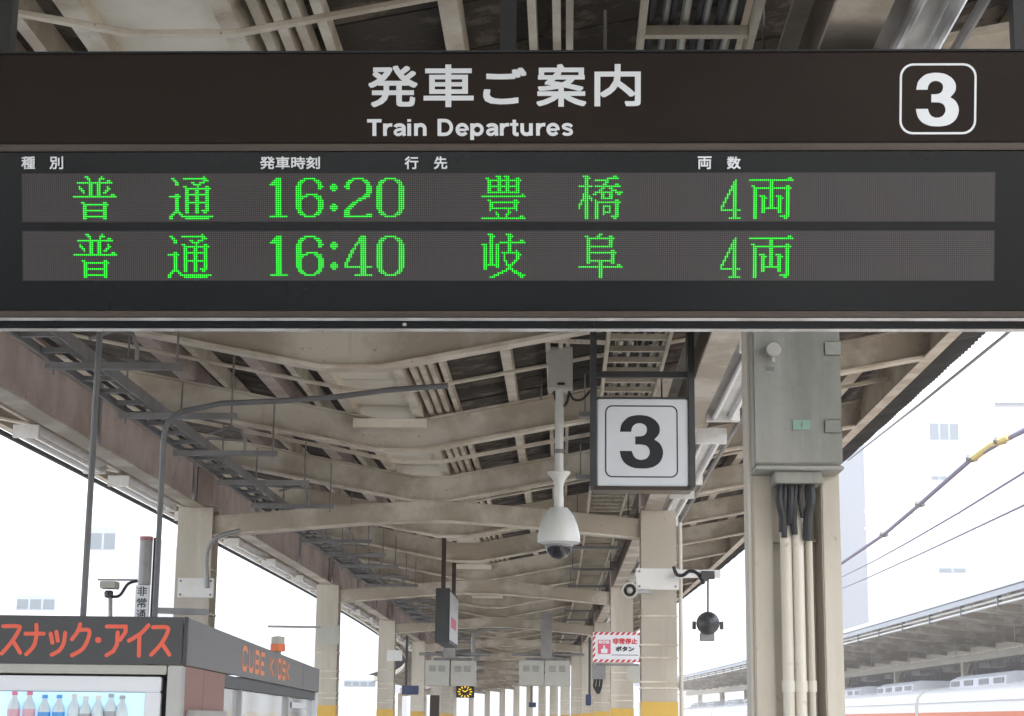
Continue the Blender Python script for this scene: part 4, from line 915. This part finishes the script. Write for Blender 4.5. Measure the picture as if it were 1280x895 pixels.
# ------------------------------------------------------------------ opposite platform: canopy, train
KO = 3.3e-6
def op(X, Y, z): return Vector((X - KO * max(Y, 0) ** 3, S(Y), z))
def opts(X, z, ya=4, yb=105, n=40): return [op(X, ya + (yb - ya) * i / n, z) for i in range(n + 1)]
can2 = thing('opposite_canopy', 'long pale canopy of the opposite platform with brown underside', 'canopy')
XE = 9.75
structure(MB().bar(opts(14.5, -.7, 0, 110), 8, 1.38).obj('opposite_platform', 'asphalt'))
rf = MB()
n = 90
vs = []; fs = []
for i in range(n + 1):
    Y = 4 + i * 1.15
    for X, z in ((XE, 4.6), (XE + .1, 4.75), (14, 4.2), (19, 4.9), (19, 4.8), (14, 4.1), (XE + .12, 4.52)): vs.append(op(X, Y, z))
for i in range(n):
    for j in range(7): fs.append((i * 7 + j, i * 7 + (j + 1) % 7, i * 7 + 7 + (j + 1) % 7, i * 7 + 7 + j))
rf.add(vs, fs).obj('roof', 'bluegrey', can2)
rb = MB().bar([Vector((XE + .1, 0, 4.44)), Vector((14, 0, 4.02)), Vector((18.8, 0, 4.7))], .12, .16).mesh('cross_beam', 'beam')
rp_ = MB().bar([Vector((XE + .15, .0, 4.50)), Vector((13.9, .0, 4.09))], 2.5, .02).mesh('ceiling_panel', 'beam')
for k in range(40): 
    Y = 6 + 2.4 * k; link('cross_beam', rb, can2, op(0, Y, 0)); link('ceiling_panel', rp_, can2, op(0, Y + 1.2, 0))
MB().bar(opts(13.9, 3.93), .3, .56).obj('girder', 'creamgirder', can2)
c2 = MB().box((-.17, -.17, 0), (.17, .17, 3.7)).mesh('column', 'creamgirder'); br2 = MB().bar([Vector((0, -.8, 3.66)), Vector((0, -.2, 3.3))], .12, .12); br2.bar([Vector((0, .8, 3.66)), Vector((0, .2, 3.3))], .12, .12); br2 = br2.mesh('knee_brace', 'column')
for k in range(11): 
    Y = 18.5 + 8.2 * k; c_ = link('column', c2, can2, op(14, Y, 0)); link('knee_brace', br2, c_)
MB().bar(opts(XE + .02, 4.5), .03, .12).obj('eave_channel', 'bluegrey', can2)
t = thing('track_side_pipes', 'twin white pipes running along under the opposite canopy eave', 'pipes')
MB().tube(opts(XE + .12, 4.38), .028, 8).obj('pipe', 'whiteplastic', t); MB().tube(opts(XE + .12, 4.27), .028, 8).obj('pipe', 'whiteplastic', t)
for k in range(30): Y = 10 + 2.6 * k; q = op(XE + .12, Y, 0); MB().box((q.x - .05, q.y, 4.2), (q.x + .05, q.y + .06, 4.46)).obj('clamp', 'galv', t)
t = thing('walkway_rail', 'thin pale rail hanging on rods below the opposite canopy', 'rail')
MB().tube(opts(12.3, 3.66), .03, 8).obj('rail_bar', 'flange', t)
for k in range(14): Y = 14 + 5 * k; q = op(12.3, Y, 0); MB().bar([Vector((q.x, q.y, 3.66)), Vector((q.x, q.y, 4.3))], .02, .02).obj('rod', 'flange', t)
lm2 = MB().box((-.3, 0, 3.60), (.3, 1.8, 3.80)).mesh('lamp_box', 'enamel')
for k in range(12):
    Y = 24 + 4.1 * k; o = link('box_lamp', lm2, None, op(15.6, Y, 0)); tag(o, 'white box lamp under the opposite canopy, ' + (ords[k] + ' of its row' if k < 8 else 'far end of its row'), 'lamp', 'box lamps of the opposite platform')
t = thing('far_dark_backdrop', 'added dark backdrop behind the opposite platform, upper band in place of the far roof underside', 'building')
for z0_, z1_, m_2, nm in ((-1.4, 2.2, 'kside', 'wall'), (2.2, 5.15, 'wood', 'roof_underside_band')):  # added dark backdrop; upper band stands in for the far roof half's underside
    MB().bar([op(20.5, Y, (z0_ + z1_) / 2) for Y in range(12, 100, 8)], .4, z1_ - z0_).obj(nm, m_2, t)
# train
train = thing('commuter_train', 'white commuter train with orange stripe standing at the opposite platform', 'train')
XT = 9.95; ZT = 2.36
def tp_(X, Y, z): return Vector((X - 7.5e-7 * Y ** 3, Y, z))
for c_i, (ya, yb) in enumerate(((11, 30.6), (31.1, 50.7), (51.2, 70.8), (71.3, 90.9), (91.4, 111), (111.5, 131))):
    prof = [(0, -.1), (0, 2.1), (.05, 2.3), (.2, 2.46), (.6, 2.58), (1.35, 2.64), (2.1, 2.58), (2.5, 2.46), (2.65, 2.3), (2.7, 2.1), (2.7, -.1)]
    vs = []; fs = []; m = len(prof); ns = 6
    for i in range(ns + 1):
        Y = ya + (yb - ya) * i / ns
        vs += [tp_(XT + a_, Y, z) for a_, z in prof]
    for i in range(ns):
        for j in range(m): fs.append((i * m + j, i * m + (j + 1) % m, (i + 1) * m + (j + 1) % m, (i + 1) * m + j))
    fs += [tuple(range(m - 1, -1, -1)), tuple(ns * m + j for j in range(m))]
    car = MB().add(vs, fs).obj('car_body', 'trainw', train)
    MB().bar([tp_(XT - .006, ya + (yb - ya) * i / 6, 1.80) for i in range(7)], .02, .17).obj('orange_stripe', 'traino', car)
    MB().bar([tp_(XT - .004, ya + (yb - ya) * i / 6, 2.14) for i in range(7)], .02, .03).obj('rain_gutter', 'trainac', car)
    for q in (.12, .38, .62, .88):
        Y = ya + (yb - ya) * q; MB().box((-.012, -.7, .25), (.0, .7, 1.55), Matrix.Translation(tp_(XT - .002, Y, 0))).obj('door', 'trainac', car)
    for q in (.25, .5, .75):
        Y = ya + (yb - ya) * q; MB().box((-.012, -1.1, .75), (.0, 1.1, 1.5), Matrix.Translation(tp_(XT - .002, Y, 0))).obj('window', 'pane', car)
    for q, L in ((.27, 3.1), (.73, 3.1)):
        Y = ya + (yb - ya) * q; c = tp_(XT + 1.35, Y, 0)
        sec = [(-.95, 2.50), (-.93, 2.72), (-.70, 2.84), (.70, 2.84), (.93, 2.72), (.95, 2.50)]
        u_ = MB().add([(c.x + a_, Y - L, z) for a_, z in sec] + [(c.x + a_, Y + L, z) for a_, z in sec], [(i, (i + 1) % 6, 6 + (i + 1) % 6, 6 + i) for i in range(6)] + [(5, 4, 3, 2, 1, 0), (6, 7, 8, 9, 10, 11)]).obj('air_conditioner', 'trainac', car, .02)
        for g0 in (-.8, -.28, .28, .8):
            MB().box((c.x - .955, Y + g0 * 3.0 - .5, 2.56), (c.x - .937, Y + g0 * 3.0 + .5, 2.69)).obj('vent_grille', 'galv', u_)

# ------------------------------------------------------------------ buildings beyond
def wnd(par, px0, py0, px1, py1, Y, n=2):
    a = at(px0, py1, Y); b = at(px1, py0, Y); w = B((a.x, Y - .06, a.z), (b.x, Y - .01, b.z), 'window', 'bframe', par)
    for i in range(n):
        x0_ = a.x + (b.x - a.x) * (i + .08) / n; x1_ = a.x + (b.x - a.x) * (i + .92) / n
        B((x0_, Y - .09, a.z + .08), (x1_, Y - .065, b.z - (b.z - a.z) * .25), 'pane', 'pane', w)
bl = thing('white_building', 'overexposed white office block beyond the opposite platform', 'building')
a = at(1090, 900, 172); b = at(1243, 505, 172)
B((a.x, 172, -1.4), (b.x, 200, b.z + 8), 'wall', 'building', bl)
wnd(bl, 1162, 523, 1198, 550, 172, 3); wnd(bl, 1164, 594, 1184, 600, 172, 2); wnd(bl, 1173, 709, 1208, 716, 172, 2)
bl2 = thing('long_building', 'lower white building with flat roof edge behind the overhead wires', 'building')
a = at(1242, 900, 179); b = at(1500, 508, 179); B((a.x + .05, 178, -1.4), (b.x, 215, b.z), 'wall', 'building', bl2); B((a.x + .1, 177.6, b.z), (b.x, 215, b.z + .4), 'roof_edge', 'bframe', bl2)
bl3 = thing('pale_building', 'pale building faintly seen between the poles above the kiosk', 'building')
a = at(-60, 900, 129); b = at(150, 652, 129); B((a.x, 129, -1.4), (b.x, 160, b.z), 'wall', 'building', bl3)
wnd(bl3, 112, 660, 146, 687, 129, 2); wnd(bl3, 20, 745, 70, 762, 129, 3)
bl4 = thing('low_building', 'low pale building beyond the third left column', 'building')
a = at(424, 900, 158); b = at(482, 840, 158); B((a.x, 158, -1.4), (b.x, 180, b.z), 'wall', 'building', bl4); wnd(bl4, 430, 850, 470, 858, 158, 4)

# ------------------------------------------------------------------ overhead wires at right
def wire(pts, r, name, lab, m='purple', cat='wire'): return tag(MB().tube(pts, r, 6).obj(name, m), lab, cat)
t = thing('overhead_wire', 'thick purple-grey overhead wire with yellow insulator sleeves', 'wire')
MB().tube([at(1300, 528, S(12)), at(1250, 553, S(13.4)), at(1215, 573, S(14.5)), at(1150, 630, S(17)), at(1105, 668, S(20)), at(1040, 712, S(25))], .030, 8).obj('wire', 'purple', t)
MB().tube([at(1262, 546, S(13.0)), at(1240, 556, S(13.7)), at(1218, 572, S(14.4))], .042, 8).obj('insulator', 'yellow', t)
for px, py, Y in ((1150, 630, 17), (1215, 573, 14.5), (1105, 668, 20), (1250, 551, 13.4)): MB().lathe([(0, -.05), (.07, -.03), (.08, 0), (.06, .04), (0, .06)], 12, tuple(at(px, py, S(Y)))).obj('clamp', 'galv', t)
wire([at(1300, 578, S(14)), at(1200, 640, S(18)), at(1140, 675, S(22)), at(1095, 700, S(28)), at(1020, 737, S(44))], .016, 'overhead_wire', 'thin straight overhead wire just below the thick insulated one')
wire([at(1300, 622, S(16)), at(1215, 662, S(20)), at(1160, 688, S(24)), at(1085, 722, S(32)), at(1020, 749, S(48))], .017, 'overhead_wire', 'lowest thin overhead wire slanting down towards the opposite canopy')
wire([at(1290, 390, S(7.0)), at(1255, 420, S(7.5)), at(1150, 505, S(9.6)), at(1120, 528, S(10.4)), at(1060, 575, S(12.8))], .012, 'eave_wire', 'blue-grey wire running beside the right eave of the near canopy', 'bluegrey')
wire([at(1080, 640, S(45)), at(1400, 643, S(45))], .05, 'cross_wire', 'level span wire across the white building', 'bluegrey')
wire([at(1080, 661, S(45)), at(1400, 663, S(45))], .04, 'cross_wire', 'lower level span wire across the white building', 'bluegrey')

# ------------------------------------------------------------------ thin bright air under and beyond the canopies
hz = bpy.data.materials.new('bright_air'); hz.use_nodes = True; n_ = hz.node_tree; n_.nodes.clear()
ov = n_.nodes.new('ShaderNodeOutputMaterial'); pv = n_.nodes.new('ShaderNodeVolumePrincipled')
pv.inputs['Color'].default_value = (.95, .96, 1, 1); pv.inputs['Density'].default_value = .0019; pv.inputs['Anisotropy'].default_value = .3
n_.links.new(pv.outputs[0], ov.inputs['Volume'])
M['haze'] = hz
stuff(MB().box((-640, -240, -2.6), (640, 940, 60)).obj('haze', 'haze'))
